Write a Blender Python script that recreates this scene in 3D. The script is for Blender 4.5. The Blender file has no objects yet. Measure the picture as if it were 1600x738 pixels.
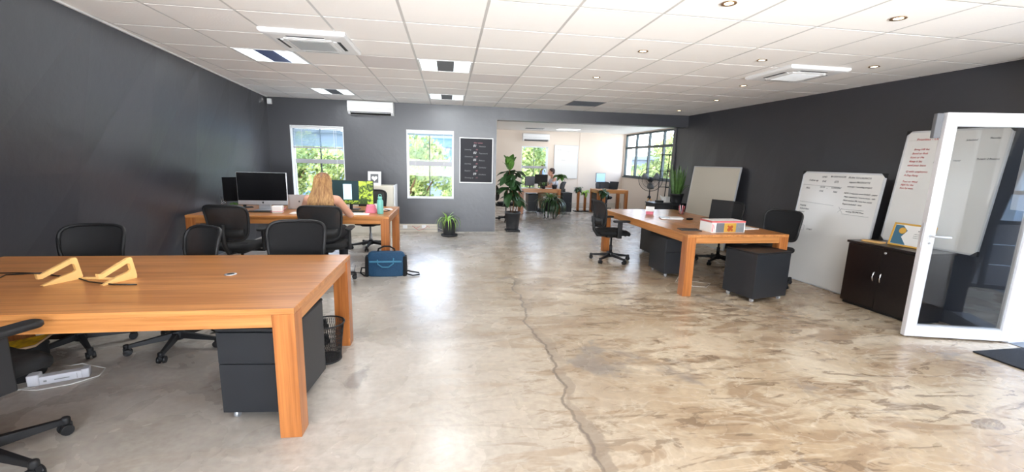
import bpy, bmesh, math, random
from mathutils import Vector, Matrix
random.seed(7)
PI = math.pi
scn = bpy.context.scene
C = scn.collection

# ------------------------------------------------------------------ camera
cam_d = bpy.data.cameras.new('camera')
cam = bpy.data.objects.new('camera', cam_d); C.objects.link(cam); scn.camera = cam
F_PX = 659.73
cam_d.sensor_fit = 'HORIZONTAL'; cam_d.sensor_width = 36.0
cam_d.lens = F_PX / 1600.0 * 36.0
cam_d.clip_start = 0.05; cam_d.clip_end = 400
RX = Vector((0.98922, -0.14463, 0.02646))      # image right in world
_fw = Vector((0.14696, 0.97357, -0.17462)).normalized()
_rt = (RX - _fw * RX.dot(_fw)).normalized()
_up = _rt.cross(_fw)
cam.matrix_world = Matrix(((_rt.x, _up.x, -_fw.x, 0), (_rt.y, _up.y, -_fw.y, 0), (_rt.z, _up.z, -_fw.z, 1.5), (0, 0, 0, 1)))

# ------------------------------------------------------------------ sky, sun, fill lamps, exposure
scn.view_settings.view_transform = 'Standard'
scn.view_settings.look = 'None'
scn.view_settings.gamma = 1
scn.view_settings.use_curve_mapping = False
scn.view_settings.exposure = 0.40
wd = bpy.data.worlds.new('sky'); scn.world = wd; wd.use_nodes = True
wt = wd.node_tree; wt.nodes.clear()
wo = wt.nodes.new('ShaderNodeOutputWorld'); wb = wt.nodes.new('ShaderNodeBackground')
tc = wt.nodes.new('ShaderNodeTexCoord'); sp = wt.nodes.new('ShaderNodeSeparateXYZ')
cr = wt.nodes.new('ShaderNodeValToRGB')
wt.links.new(tc.outputs['Generated'], sp.inputs[0]); wt.links.new(sp.outputs['Z'], cr.inputs[0])
cr.color_ramp.elements[0].position = 0.0; cr.color_ramp.elements[0].color = (0.86, 0.93, 1.0, 1)
cr.color_ramp.elements[1].position = 0.7; cr.color_ramp.elements[1].color = (0.42, 0.62, 1.0, 1)
wt.links.new(cr.outputs[0], wb.inputs[0]); wb.inputs[1].default_value = 7.0
wt.links.new(wb.outputs[0], wo.inputs[0])

def light(name, kind, loc, direction, energy, color=(1, 1, 1), size=1, size_y=1, **kw):
    l = bpy.data.lights.new(name, kind); l.energy = energy; l.color = color
    if kind == 'AREA':
        l.shape = 'RECTANGLE'; l.size = size; l.size_y = size_y
    if kind == 'SUN': l.angle = math.radians(1.5)
    o = bpy.data.objects.new(name, l); C.objects.link(o); o.location = loc
    o.rotation_euler = Vector(direction).to_track_quat('-Z', 'Y').to_euler()
    return o
light('sun', 'SUN', (0, 0, 20), (0.45, 0.6, -0.75), 2.2, (1.0, 0.96, 0.88))
# added fill lamps behind the camera: one for the room, one for the ceiling
light('fill_rear', 'AREA', (1.0, -2.3, 1.45), (0.0, 0.8, 0.5), 155, (0.93, 0.97, 1.0), 5.6, 2.0)
up = light('ceiling_fill_rear', 'AREA', (1.0, -2.2, 1.1), (0.0, 0.93, 0.37), 98, (0.93, 0.97, 1.0), 5.6, 0.8)
up.data.spread = math.radians(62)
# sampling portals in the openings (they add no light of their own)
def portal(name, loc, d, w, h):
    o = light(name, 'AREA', loc, d, 1, (1, 1, 1), w, h); o.data.cycles.is_portal = True
portal('portal_first', (-2.54, 9.13, 1.35), (0, -1, 0), 0.98, 1.46)
portal('portal_second', (-0.38, 9.13, 1.38), (0, -1, 0), 0.94, 1.38)
portal('portal_far_side', (6.12, 11.85, 1.78), (-1, 0, 0), 4.2, 1.4)
portal('portal_far_end', (2.80, 14.21, 1.25), (0, -1, 0), 0.9, 1.5)
portal('portal_door', (5.17, 2.455, 1.03), (-1, 0, 0), 0.95, 2.06)

# ------------------------------------------------------------------ materials
def srgb(r, g, b):
    f = lambda c: (c / 255 / 12.92) if c / 255 <= 0.04045 else ((c / 255 + 0.055) / 1.055) ** 2.4
    return (f(r), f(g), f(b), 1)
def mat(name, col, rough=0.5, metal=0.0, emit=0.0, noise=None, bump=None, spec=0.5, alpha=1.0, coat=0.0):
    m = bpy.data.materials.new(name); m.use_nodes = True
    nt = m.node_tree; b = nt.nodes['Principled BSDF']
    col = col if len(col) == 4 else (*col, 1)
    b.inputs['Base Color'].default_value = col
    b.inputs['Roughness'].default_value = rough; b.inputs['Metallic'].default_value = metal
    b.inputs['Specular IOR Level'].default_value = spec
    if coat: b.inputs['Coat Weight'].default_value = coat; b.inputs['Coat Roughness'].default_value = 0.1
    if emit:
        b.inputs['Emission Color'].default_value = col; b.inputs['Emission Strength'].default_value = emit
    if alpha < 1: b.inputs['Alpha'].default_value = alpha
    if noise:   # (scale, amount)
        t = nt.nodes.new('ShaderNodeTexCoord'); n = nt.nodes.new('ShaderNodeTexNoise')
        n.inputs['Scale'].default_value = noise[0]; n.inputs['Detail'].default_value = 4
        nt.links.new(t.outputs['Object'], n.inputs['Vector'])
        r = nt.nodes.new('ShaderNodeValToRGB')
        k = noise[1]
        r.color_ramp.elements[0].position = 0.3; r.color_ramp.elements[1].position = 0.7
        r.color_ramp.elements[0].color = tuple(c * (1 - k) for c in col[:3]) + (1,)
        r.color_ramp.elements[1].color = tuple(min(1, c * (1 + k)) for c in col[:3]) + (1,)
        nt.links.new(n.outputs['Fac'], r.inputs[0]); nt.links.new(r.outputs[0], b.inputs['Base Color'])
    if bump:    # (scale, strength)
        t = nt.nodes.new('ShaderNodeTexCoord'); n = nt.nodes.new('ShaderNodeTexNoise')
        n.inputs['Scale'].default_value = bump[0]; n.inputs['Detail'].default_value = 3
        nt.links.new(t.outputs['Object'], n.inputs['Vector'])
        bp = nt.nodes.new('ShaderNodeBump'); bp.inputs['Strength'].default_value = bump[1]; bp.inputs['Distance'].default_value = 0.01
        nt.links.new(n.outputs['Fac'], bp.inputs['Height']); nt.links.new(bp.outputs[0], b.inputs['Normal'])
    return m
def glass(name, tint=(1, 1, 1, 1), refl=1.0, rough=0.0):
    m = bpy.data.materials.new(name); m.use_nodes = True; nt = m.node_tree; nt.nodes.clear()
    o = nt.nodes.new('ShaderNodeOutputMaterial'); mx = nt.nodes.new('ShaderNodeMixShader')
    t = nt.nodes.new('ShaderNodeBsdfTransparent'); g = nt.nodes.new('ShaderNodeBsdfGlossy'); lw = nt.nodes.new('ShaderNodeLayerWeight')
    t.inputs[0].default_value = tint; g.inputs['Roughness'].default_value = rough; lw.inputs['Blend'].default_value = 0.5
    pw = nt.nodes.new('ShaderNodeMath'); pw.operation = 'POWER'; pw.inputs[1].default_value = 5.0
    ma = nt.nodes.new('ShaderNodeMath'); ma.operation = 'MULTIPLY_ADD'; ma.inputs[1].default_value = 1 - 0.045 * refl; ma.inputs[2].default_value = 0.045 * refl
    nt.links.new(lw.outputs['Facing'], pw.inputs[0]); nt.links.new(pw.outputs[0], ma.inputs[0]); nt.links.new(ma.outputs[0], mx.inputs[0])
    nt.links.new(t.outputs[0], mx.inputs[1]); nt.links.new(g.outputs[0], mx.inputs[2])
    nt.links.new(mx.outputs[0], o.inputs[0]); return m
def wood(name, c1, c2, axis, rough=0.28, scale=1.0):
    m = bpy.data.materials.new(name); m.use_nodes = True; nt = m.node_tree; b = nt.nodes['Principled BSDF']
    t = nt.nodes.new('ShaderNodeTexCoord'); mp = nt.nodes.new('ShaderNodeMapping'); n = nt.nodes.new('ShaderNodeTexNoise')
    s = [55 * scale, 55 * scale, 55 * scale]; s[axis] = 1.6 * scale; mp.inputs['Scale'].default_value = s
    n.inputs['Scale'].default_value = 1.0; n.inputs['Detail'].default_value = 5; n.inputs['Roughness'].default_value = 0.6
    n2 = nt.nodes.new('ShaderNodeTexNoise'); n2.inputs['Scale'].default_value = 1.0; n2.inputs['Detail'].default_value = 2
    mp2 = nt.nodes.new('ShaderNodeMapping'); s2 = [14 * scale] * 3; s2[axis] = 0.7 * scale; mp2.inputs['Scale'].default_value = s2
    ad = nt.nodes.new('ShaderNodeMath'); ad.operation = 'MULTIPLY_ADD'; ad.inputs[1].default_value = 0.55
    ad2 = nt.nodes.new('ShaderNodeMath'); ad2.operation = 'MULTIPLY'; ad2.inputs[1].default_value = 0.45
    r = nt.nodes.new('ShaderNodeValToRGB'); r.color_ramp.elements[0].position = 0.36; r.color_ramp.elements[1].position = 0.64
    r.color_ramp.elements[0].color = c1; r.color_ramp.elements[1].color = c2
    L = nt.links.new
    L(t.outputs['Object'], mp.inputs[0]); L(mp.outputs[0], n.inputs[0]); L(t.outputs['Object'], mp2.inputs[0]); L(mp2.outputs[0], n2.inputs[0])
    L(n2.outputs['Fac'], ad2.inputs[0]); L(n.outputs['Fac'], ad.inputs[0]); L(ad2.outputs[0], ad.inputs[2])
    L(ad.outputs[0], r.inputs[0]); L(r.outputs[0], b.inputs['Base Color'])
    b.inputs['Roughness'].default_value = rough
    return m

M = {}
M['wall_dark'] = mat('charcoal_paint', srgb(53, 53, 59), 0.37, bump=(9, 0.25), spec=0.8)
M['wall_cream'] = mat('cream_paint', srgb(222, 208, 194), 0.7)
M['white'] = mat('white_paint', srgb(232, 232, 232), 0.45)
M['white_gloss'] = mat('white_gloss', srgb(216, 214, 217), 0.25)
M['tile'] = mat('ceiling_tile', srgb(244, 240, 236), 0.85, bump=(60, 0.15))
M['tile_grey'] = mat('ceiling_tile_greyed', srgb(226, 220, 218), 0.85)
M['tbar'] = mat('ceiling_bar', srgb(196, 192, 188), 0.35)
M['black'] = mat('black_plastic', srgb(22, 22, 24), 0.55)
M['black_fabric'] = mat('black_fabric', srgb(14, 14, 16), 0.9, noise=(300, 0.2))
M['pedestal'] = mat('black_steel', srgb(38, 40, 44), 0.38)
M['cab'] = mat('espresso_board', srgb(28, 21, 20), 0.3, noise=(30, 0.25))
M['chrome'] = mat('chrome', (0.75, 0.75, 0.75), 0.2, 1.0)
M['silver'] = mat('silver', srgb(200, 202, 206), 0.35, 0.6)
M['alu'] = mat('aluminium', srgb(205, 206, 208), 0.35, 0.4)
M['screen'] = mat('black_screen', srgb(10, 10, 12), 0.12)
M['board'] = mat('whiteboard', srgb(226, 224, 220), 0.16)
M['board_cream'] = mat('whiteboard_cream', srgb(222, 214, 198), 0.16)
M['ink'] = mat('black_ink', srgb(50, 50, 58), 0.6)
M['ink_red'] = mat('red_ink', srgb(190, 60, 65), 0.6)
M['ink_grey'] = mat('grey_ink', srgb(140, 140, 142), 0.6)
M['ink_pink'] = mat('pink_ink', srgb(170, 110, 118), 0.6)
M['paper'] = mat('paper', srgb(240, 238, 235), 0.7)
M['teal'] = mat('teal_plastic', srgb(120, 190, 178), 0.35)
M['blue_bag'] = mat('blue_canvas', srgb(22, 66, 98), 0.75, noise=(60, 0.15))
M['blue_bag_light'] = mat('light_blue_canvas', srgb(60, 120, 150), 0.7)
M['soil'] = mat('soil', srgb(52, 40, 30), 0.95, noise=(40, 0.4))
M['pot'] = mat('dark_pot', srgb(50, 51, 54), 0.5)
M['leaf_dark'] = mat('dark_leaf', srgb(44, 74, 40), 0.35, noise=(6, 0.35))
M['leaf_mid'] = mat('mid_leaf', srgb(84, 124, 52), 0.4, noise=(8, 0.35))
M['leaf_light'] = mat('light_leaf', srgb(150, 190, 78), 0.45, noise=(12, 0.3))
M['stem'] = mat('stem', srgb(104, 74, 48), 0.8)
M['pink'] = mat('pink_cloth', srgb(228, 130, 150), 0.8)
M['gold'] = mat('gold_frame', srgb(214, 165, 70), 0.35, 0.3)
M['teal_dark'] = mat('certificate_teal', srgb(60, 110, 135), 0.5)
M['skin'] = mat('skin', srgb(214, 158, 132), 0.5)
M['hair'] = wood('blonde_hair', srgb(96, 58, 36), srgb(140, 92, 62), 2, 0.5, 1.6)
M['hair_tip'] = wood('blonde_hair_tips', srgb(120, 78, 48), srgb(186, 138, 88), 2, 0.5, 1.6)
M['hair_lock'] = wood('blonde_locks', srgb(130, 86, 52), srgb(206, 162, 108), 2, 0.5, 1.6)
M['hair_dark'] = mat('dark_hair', srgb(60, 40, 34), 0.6)
M['shirt_dark'] = mat('dark_top', srgb(52, 50, 58), 0.85, noise=(60, 0.5))
M['shirt_light'] = mat('pale_shirt', srgb(205, 204, 212), 0.85)
M['trousers'] = mat('dark_trousers', srgb(26, 26, 32), 0.85)
M['khaki'] = mat('khaki_trousers', srgb(170, 140, 110), 0.85)
M['cream_cab'] = mat('cream_laminate', srgb(226, 220, 205), 0.5)
M['ply'] = mat('plywood', srgb(232, 184, 116), 0.5, noise=(10, 0.12))
M['yellow'] = mat('yellow_lining', srgb(226, 176, 28), 0.6, noise=(18, 0.5))
M['cable_black'] = mat('black_cable', srgb(20, 20, 20), 0.5)
M['cable_white'] = mat('white_cable', srgb(225, 222, 214), 0.5)
M['mat_rubber'] = mat('door_mat_pile', srgb(26, 26, 28), 0.95, bump=(200, 0.6))
M['trunking'] = mat('cream_trunking', srgb(206, 196, 182), 0.5)
M['red'] = mat('red_card', srgb(200, 92, 92), 0.6)
M['brass'] = mat('downlight_ring', srgb(150, 118, 84), 0.3, 0.7)
M['lamp_warm'] = mat('lamp_warm', (1.0, 0.78, 0.5, 1), 0.5, emit=6)
M['lamp_white'] = mat('tube_light', (0.86, 0.97, 1.0, 1), 0.5, emit=1.35)
M['vent_grey'] = mat('vent_grey', srgb(105, 106, 110), 0.6)
M['troffer_reflection'] = mat('troffer_spine_reflection', srgb(92, 108, 158), 0.35)  # blue reflection painted into the colour of the centre strip
M['grille'] = mat('ac_grille', srgb(140, 140, 138), 0.6)
M['frame_green'] = mat('dark_green_frame', srgb(30, 50, 52), 0.4)
M['frame_dark'] = mat('dark_frame', srgb(44, 50, 58), 0.4)
M['lens_grey'] = mat('window_transom_grey', srgb(170, 168, 172), 0.5)
M['blind'] = mat('blind_slat', srgb(150, 172, 186), 0.5)
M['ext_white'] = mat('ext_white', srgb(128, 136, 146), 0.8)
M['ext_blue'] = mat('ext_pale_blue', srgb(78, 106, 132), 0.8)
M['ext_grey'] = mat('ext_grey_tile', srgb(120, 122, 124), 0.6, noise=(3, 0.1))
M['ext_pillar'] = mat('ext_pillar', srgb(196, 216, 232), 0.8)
M['ext_ground'] = mat('ext_ground', srgb(150, 150, 130), 0.9, noise=(0.3, 0.3))
M['hill'] = mat('ext_hill', srgb(96, 120, 92), 0.95, noise=(0.1, 0.3))
M['glass'] = glass('window_glass', refl=0.2)
M['glass_door'] = glass('door_glass', (0.94, 0.95, 0.95, 1), refl=2.5)
M['clear'] = glass('clear_glass', (0.95, 0.97, 1, 1))
M['matte_black'] = mat('matte_black', srgb(16, 16, 18), 0.95, spec=0.1)
M['stone'] = mat('dark_stone', srgb(60, 52, 50), 0.6)
M['teal_screen'] = mat('screen_dark_teal', srgb(40, 62, 66), 0.2, emit=0.25)
M['screen_window'] = mat('screen_window_panel', srgb(190, 225, 235), 0.2, emit=0.6)
M['ink_white'] = mat('white_ink', srgb(225, 225, 225), 0.6)
M['wood_x'] = wood('bamboo_x', srgb(164, 103, 52), srgb(210, 144, 84), 0)
M['wood_y'] = wood('bamboo_y', srgb(164, 103, 52), srgb(210, 144, 84), 1)
M['wood_z'] = wood('bamboo_z', srgb(142, 80, 36), srgb(196, 124, 66), 2)
M['pine'] = mat('pale_pine', srgb(214, 160, 96), 0.5, noise=(8, 0.15))
# woven mesh of the chair backs: black threads with gaps between
m = bpy.data.materials.new('chair_mesh'); m.use_nodes = True; nt = m.node_tree
b = nt.nodes['Principled BSDF']; b.inputs['Base Color'].default_value = srgb(26, 26, 28); b.inputs['Roughness'].default_value = 0.75
b.inputs['Alpha'].default_value = 0.95
M['mesh'] = m
# foliage outdoors
def foliage(name, a, b_):
    m = mat(name, a, 0.7); nt = m.node_tree; b = nt.nodes['Principled BSDF']
    g = nt.nodes.new('ShaderNodeNewGeometry'); n = nt.nodes.new('ShaderNodeTexNoise'); n.inputs['Scale'].default_value = 1.3; n.inputs['Detail'].default_value = 6
    r = nt.nodes.new('ShaderNodeValToRGB'); r.color_ramp.elements[0].position = 0.4; r.color_ramp.elements[1].position = 0.62
    r.color_ramp.elements[0].color = a; r.color_ramp.elements[1].color = b_
    nt.links.new(g.outputs['Position'], n.inputs[0]); nt.links.new(n.outputs['Fac'], r.inputs[0]); nt.links.new(r.outputs[0], b.inputs['Base Color'])
    tr = nt.nodes.new('ShaderNodeBsdfTranslucent'); mx = nt.nodes.new('ShaderNodeMixShader'); mx.inputs[0].default_value = 0.4
    nt.links.new(r.outputs[0], tr.inputs[0]); nt.links.new(b.outputs[0], mx.inputs[1]); nt.links.new(tr.outputs[0], mx.inputs[2])
    nt.links.new(mx.outputs[0], nt.nodes['Material Output'].inputs[0]); return m
M['foliage'] = foliage('tree_foliage', srgb(112, 130, 76), srgb(200, 204, 128))
# polished patched concrete
def floor_material():
    m = bpy.data.materials.new('polished_concrete'); m.use_nodes = True; nt = m.node_tree; N = nt.nodes; L = nt.links.new
    b = N['Principled BSDF']
    t = N.new('ShaderNodeTexCoord'); sx = N.new('ShaderNodeSeparateXYZ'); L(t.outputs['Object'], sx.inputs[0])
    def math_(op, a, b2=None, c=None, clamp=False):
        n = N.new('ShaderNodeMath'); n.operation = op; n.use_clamp = clamp
        for i, v in enumerate((a, b2, c)):
            if v is None: continue
            if isinstance(v, (int, float)): n.inputs[i].default_value = v
            else: L(v, n.inputs[i])
        return n.outputs[0]
    def noise(scale, detail=4, dist=0.0, vec=None, rough=0.5, stretch=None, rot=0):
        n = N.new('ShaderNodeTexNoise'); n.inputs['Scale'].default_value = scale; n.inputs['Detail'].default_value = detail
        n.inputs['Distortion'].default_value = dist; n.inputs['Roughness'].default_value = rough
        if stretch:
            mp = N.new('ShaderNodeMapping'); mp.inputs['Scale'].default_value = stretch; mp.inputs['Rotation'].default_value = (0, 0, rot)
            L(t.outputs['Object'], mp.inputs[0]); L(mp.outputs[0], n.inputs[0])
        else: L(t.outputs['Object'], n.inputs[0])
        return n.outputs['Fac']
    def ramp(f, a, b2):
        n = N.new('ShaderNodeMapRange'); n.interpolation_type = 'SMOOTHSTEP'
        n.inputs[1].default_value = a; n.inputs[2].default_value = b2; L(f, n.inputs[0]); return n.outputs[0]
    def mix(f, a, b2):
        n = N.new('ShaderNodeMix'); n.data_type = 'RGBA'
        if isinstance(f, (int, float)): n.inputs[0].default_value = f
        else: L(f, n.inputs[0])
        for i, v in ((6, a), (7, b2)):
            if isinstance(v, tuple): n.inputs[i].default_value = v
            else: L(v, n.inputs[i])
        return n.outputs[2]
    X, Y = sx.outputs['X'], sx.outputs['Y']
    right = ramp(X, -0.6, 1.8)
    near = ramp(Y, 9.5, 4.5)
    rn = math_('MULTIPLY', right, near)
    big = noise(0.7, 4, 1.0)
    c0 = mix(ramp(big, 0.35, 0.65), srgb(176, 168, 158), srgb(206, 198, 188))
    c1 = mix(ramp(big, 0.35, 0.65), srgb(180, 156, 126), srgb(208, 191, 165))
    col = mix(rn, c0, c1)
    # brown trowelled swirls
    sw = noise(1.5, 7, 1.5, stretch=(0.7, 2.2, 1), rot=0.25, rough=0.6)
    f = math_('MULTIPLY', ramp(sw, 0.50, 0.58), math_('MULTIPLY_ADD', rn, 0.7, 0.12))
    col = mix(f, col, srgb(158, 132, 104))
    sw2 = noise(2.6, 8, 1.8, stretch=(0.7, 2.6, 1), rot=-0.35, rough=0.62)
    f = math_('MULTIPLY', ramp(sw2, 0.56, 0.60), math_('MULTIPLY_ADD', rn, 0.75, 0.06))
    col = mix(f, col, srgb(126, 104, 82))
    # cream ridges between them
    v = noise(1.8, 6, 2.0, stretch=(0.9, 2.0, 1), rot=0.5)
    rid = math_('SUBTRACT', 1.0, ramp(math_('ABSOLUTE', math_('SUBTRACT', v, 0.5)), 0.0, 0.035))
    col = mix(math_('MULTIPLY', rid, math_('MULTIPLY_ADD', rn, 0.25, 0.08)), col, srgb(222, 208, 186))
    # grey cement patches
    gp = noise(1.1, 7, 0.8, rough=0.65)
    col = mix(math_('MULTIPLY', ramp(gp, 0.58, 0.66), 0.65), col, srgb(138, 130, 124))
    # fine grain
    gr = noise(22, 6)
    col = mix(math_('MULTIPLY', ramp(gr, 0.3, 0.75), 0.22), col, srgb(120, 105, 90))
    sm = noise(5.5, 3, 0.5, stretch=(0.6, 1.6, 1))
    col = mix(math_('MULTIPLY', ramp(sm, 0.72, 0.77), 0.5), col, srgb(112, 108, 106))
    # the long repaired crack
    n1 = N.new('ShaderNodeTexNoise'); n1.noise_dimensions = '1D'; n1.inputs['Scale'].default_value = 1.5; n1.inputs['Detail'].default_value = 6
    L(Y, n1.inputs['W'])
    wob = math_('MULTIPLY', math_('SUBTRACT', n1.outputs['Fac'], 0.5), 0.34)
    d = math_('SUBTRACT', math_('SUBTRACT', X, 0.80), wob)
    n3 = N.new('ShaderNodeTexNoise'); n3.noise_dimensions = '1D'; n3.inputs['Scale'].default_value = 2.3; n3.inputs['Detail'].default_value = 3
    L(Y, n3.inputs['W'])
    wid = math_('MULTIPLY_ADD', n3.outputs['Fac'], 0.16, -0.035)
    edge = noise(14, 5)
    ad = math_('ADD', math_('ABSOLUTE', d), math_('MULTIPLY', math_('SUBTRACT', edge, 0.5), 0.06))
    band = math_('SUBTRACT', 1.0, ramp(math_('DIVIDE', ad, wid), 0.75, 1.1))
    ylim = ramp(Y, 8.6, 5.2)
    band = math_('MULTIPLY', band, math_('MULTIPLY', ylim, math_('MULTIPLY', ramp(noise(1.7, 4), 0.3, 0.6), 0.65)), clamp=True)
    col = mix(band, col, srgb(140, 124, 108))
    line = math_('SUBTRACT', 1.0, ramp(math_('ABSOLUTE', math_('ADD', d, 0.035)), 0.004, 0.016))
    col = mix(math_('MULTIPLY', line, math_('MULTIPLY', ramp(Y, 5.6, 5.0), 0.6)), col, srgb(96, 84, 76))
    L(col, b.inputs['Base Color'])
    ro = math_('MULTIPLY_ADD', noise(2.5, 4, 0.5), 0.22, 0.16)
    ro = math_('ADD', ro, math_('MULTIPLY', band, 0.2))
    L(ro, b.inputs['Roughness'])
    bp = N.new('ShaderNodeBump'); bp.inputs['Strength'].default_value = 0.12; bp.inputs['Distance'].default_value = 0.01
    L(math_('ADD', gr, math_('MULTIPLY', noise(3, 3), 2.0)), bp.inputs['Height']); L(bp.outputs[0], b.inputs['Normal'])
    return m
M['floor'] = floor_material()

# ------------------------------------------------------------------ helpers
class MB:
    """collects shapes and links them as one mesh object"""
    def __init__(s): s.v = []; s.f = []; s.sm = []
    def add(s, vs, fs, smooth=False, mx=None):
        o = len(s.v)
        for v in vs:
            v = Vector(v)
            s.v.append(tuple(mx @ v if mx else v))
        for f in fs: s.f.append([o + i for i in f]); s.sm.append(smooth)
        return s
    def hexa(s, p, mx=None):   # 8 points: bottom ring 0-3 ccw, top ring 4-7
        return s.add(p, [(3, 2, 1, 0), (4, 5, 6, 7), (0, 1, 5, 4), (1, 2, 6, 5), (2, 3, 7, 6), (3, 0, 4, 7)], mx=mx)
    def box(s, x0, x1, y0, y1, z0, z1, mx=None):
        return s.hexa([(x0, y0, z0), (x1, y0, z0), (x1, y1, z0), (x0, y1, z0), (x0, y0, z1), (x1, y0, z1), (x1, y1, z1), (x0, y1, z1)], mx)
    def rings(s, rs, cap=True, smooth=True, mx=None):
        n = len(rs[0]); vs = [p for r in rs for p in r]; fs = []
        for i in range(len(rs) - 1):
            for j in range(n):
                k = (j + 1) % n; fs.append((i * n + j, i * n + k, (i + 1) * n + k, (i + 1) * n + j))
        s.add(vs, fs, smooth, mx)
        if cap:
            o = len(s.v) - len(vs)
            s.f.append([o + j for j in range(n)][::-1]); s.sm.append(False)
            s.f.append([o + (len(rs) - 1) * n + j for j in range(n)]); s.sm.append(False)
        return s
    def tube(s, path, r, n=8, mx=None, cap=True):
        path = [Vector(p) for p in path]; rr = r if isinstance(r, (list, tuple)) else [r] * len(path)
        rs = []; up = None
        for i, p in enumerate(path):
            a = path[max(0, i - 1)]; b = path[min(len(path) - 1, i + 1)]; t = (b - a)
            t = t.normalized() if t.length > 1e-9 else Vector((0, 0, 1))
            if up is None: up = Vector((0, 0, 1)) if abs(t.z) < 0.9 else Vector((1, 0, 0))
            u = (up - t * up.dot(t)); u = u.normalized() if u.length > 1e-6 else t.orthogonal().normalized(); up = u
            w = t.cross(u)
            rs.append([p + (u * math.cos(2 * PI * j / n) + w * math.sin(2 * PI * j / n)) * rr[i] for j in range(n)])
        return s.rings(rs, cap, True, mx)
    def lathe(s, prof, c=(0, 0, 0), n=20, mx=None):
        rs = [[(c[0] + r * math.cos(2 * PI * j / n), c[1] + r * math.sin(2 * PI * j / n), c[2] + z) for j in range(n)] for r, z in prof]
        return s.rings(rs, True, True, mx)
    def ell(s, c, r, n=14, m=9, mx=None):
        rs = []
        for i in range(m + 1):
            a = -PI / 2 + PI * i / m; k = max(math.cos(a), 0.02)
            rs.append([(c[0] + r[0] * k * math.cos(2 * PI * j / n), c[1] + r[1] * k * math.sin(2 * PI * j / n), c[2] + r[2] * math.sin(a)) for j in range(n)])
        return s.rings(rs, True, True, mx)
    def cyl(s, a, b, r, n=16, mx=None): return s.tube([a, b], r, n, mx)
    def rbox(s, x0, x1, y0, y1, z0, z1, r=0.03, e=0.01, n=4, mx=None):   # plan-rounded box with eased top and bottom
        def ring(ins, z):
            pts = []; q = max(r - ins, 0.001)
            for cx, cy, a0 in ((x1 - r, y1 - r, 0), (x0 + r, y1 - r, 90), (x0 + r, y0 + r, 180), (x1 - r, y0 + r, 270)):
                for i in range(n + 1):
                    a = math.radians(a0 + 90 * i / n); pts.append((cx + q * math.cos(a), cy + q * math.sin(a), z))
            return pts
        return s.rings([ring(e, z0), ring(0, z0 + e), ring(0, z1 - e), ring(e * 0.3, z1 - e * 0.3), ring(e, z1)], True, True, mx)
    def build(s, name, m, parent=None, bevel=0, tag_=None):
        me = bpy.data.meshes.new(name); me.from_pydata(s.v, [], s.f); me.update()
        me.polygons.foreach_set('use_smooth', s.sm)
        me.materials.append(M[m] if isinstance(m, str) else m)
        o = bpy.data.objects.new(name, me); C.objects.link(o); o.parent = parent
        if bevel:
            b = o.modifiers.new('bevel', 'BEVEL'); b.width = bevel; b.segments = 2; b.limit_method = 'ANGLE'
        return o
def tag(o, label=None, cat=None, group=None, kind=None):
    if label: o['label'] = label
    if cat: o['category'] = cat
    if group: o['group'] = group
    if kind: o['kind'] = kind
    return o
def empty(name, loc=(0, 0, 0), rz=0, label=None, cat=None, group=None, mx=None):
    o = bpy.data.objects.new(name, None); C.objects.link(o); o.empty_display_size = 0.1
    if mx: o.matrix_world = mx
    else: o.location = loc; o.rotation_euler = (0, 0, rz)
    return tag(o, label, cat, group)
def copy_tree(o, parent=None):
    c = o.copy(); C.objects.link(c); c.parent = parent
    for ch in list(o.children):
        copy_tree(ch, c)
    return c
def st(o): o['kind'] = 'structure'; return o
def T(x, y, z, rz=0): return Matrix.Translation((x, y, z)) @ Matrix.Rotation(rz, 4, 'Z')
def text_into(mb, s, size, mx, align='LEFT', shear=0.0):
    cu = bpy.data.curves.new('t', 'FONT'); cu.body = s; cu.size = size; cu.align_x = align; cu.shear = shear; cu.extrude = 0.0006; cu.resolution_u = 2
    ob = bpy.data.objects.new('t', cu); C.objects.link(ob)
    bpy.context.view_layer.update()
    me = bpy.data.meshes.new_from_object(ob.evaluated_get(bpy.context.evaluated_depsgraph_get()))
    mb.add([v.co for v in me.vertices], [tuple(p.vertices) for p in me.polygons], False, mx)
    bpy.data.objects.remove(ob); bpy.data.curves.remove(cu); bpy.data.meshes.remove(me)
# maps a text's own xy plane to the local xz plane facing -y
TXT = Matrix(((1, 0, 0, 0), (0, 0, -1, 0), (0, 1, 0, 0), (0, 0, 0, 1)))
# ------------------------------------------------------------------ the room
CZ = 2.577
def lx(y, z):    # inner face of the left wall
    t = z / CZ
    return (1 - t) * (-3.45 + (8.88 - y) * 0.008) + t * (-3.41 + (8.88 - y) * 0.108)
def rx(y, z):    # inner face of the right wall
    t = z / CZ
    xb = 4.97 + max(0, y - 3.5) * 0.0389; xt = 5.37 - (y - 3.48) * 0.0352
    return (1 - t) * xb + t * xt
Y0, YB, YF = -2.5, 8.88, 14.0
f = MB().box(-4.2, 6.2, Y0 - 0.2, 9.12, -0.25, 0.0).box(0.76, 6.2, 9.12, YF + 0.2, -0.25, 0.0)
st(f.build('floor', 'floor'))
# left wall, ruled between its foot and its top
w = MB(); ys = [Y0 + (YB + 0.1 - Y0) * i / 12 for i in range(13)]
for a, b in zip(ys, ys[1:]):
    for z0, z1 in ((0, 1.3), (1.3, CZ + 0.05)):
        w.hexa([(-4.1, a, z0), (lx(a, z0), a, z0), (lx(b, z0), b, z0), (-4.1, b, z0), (-4.1, a, z1), (lx(a, z1), a, z1), (lx(b, z1), b, z1), (-4.1, b, z1)])
st(w.build('wall_left', 'wall_dark'))
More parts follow.
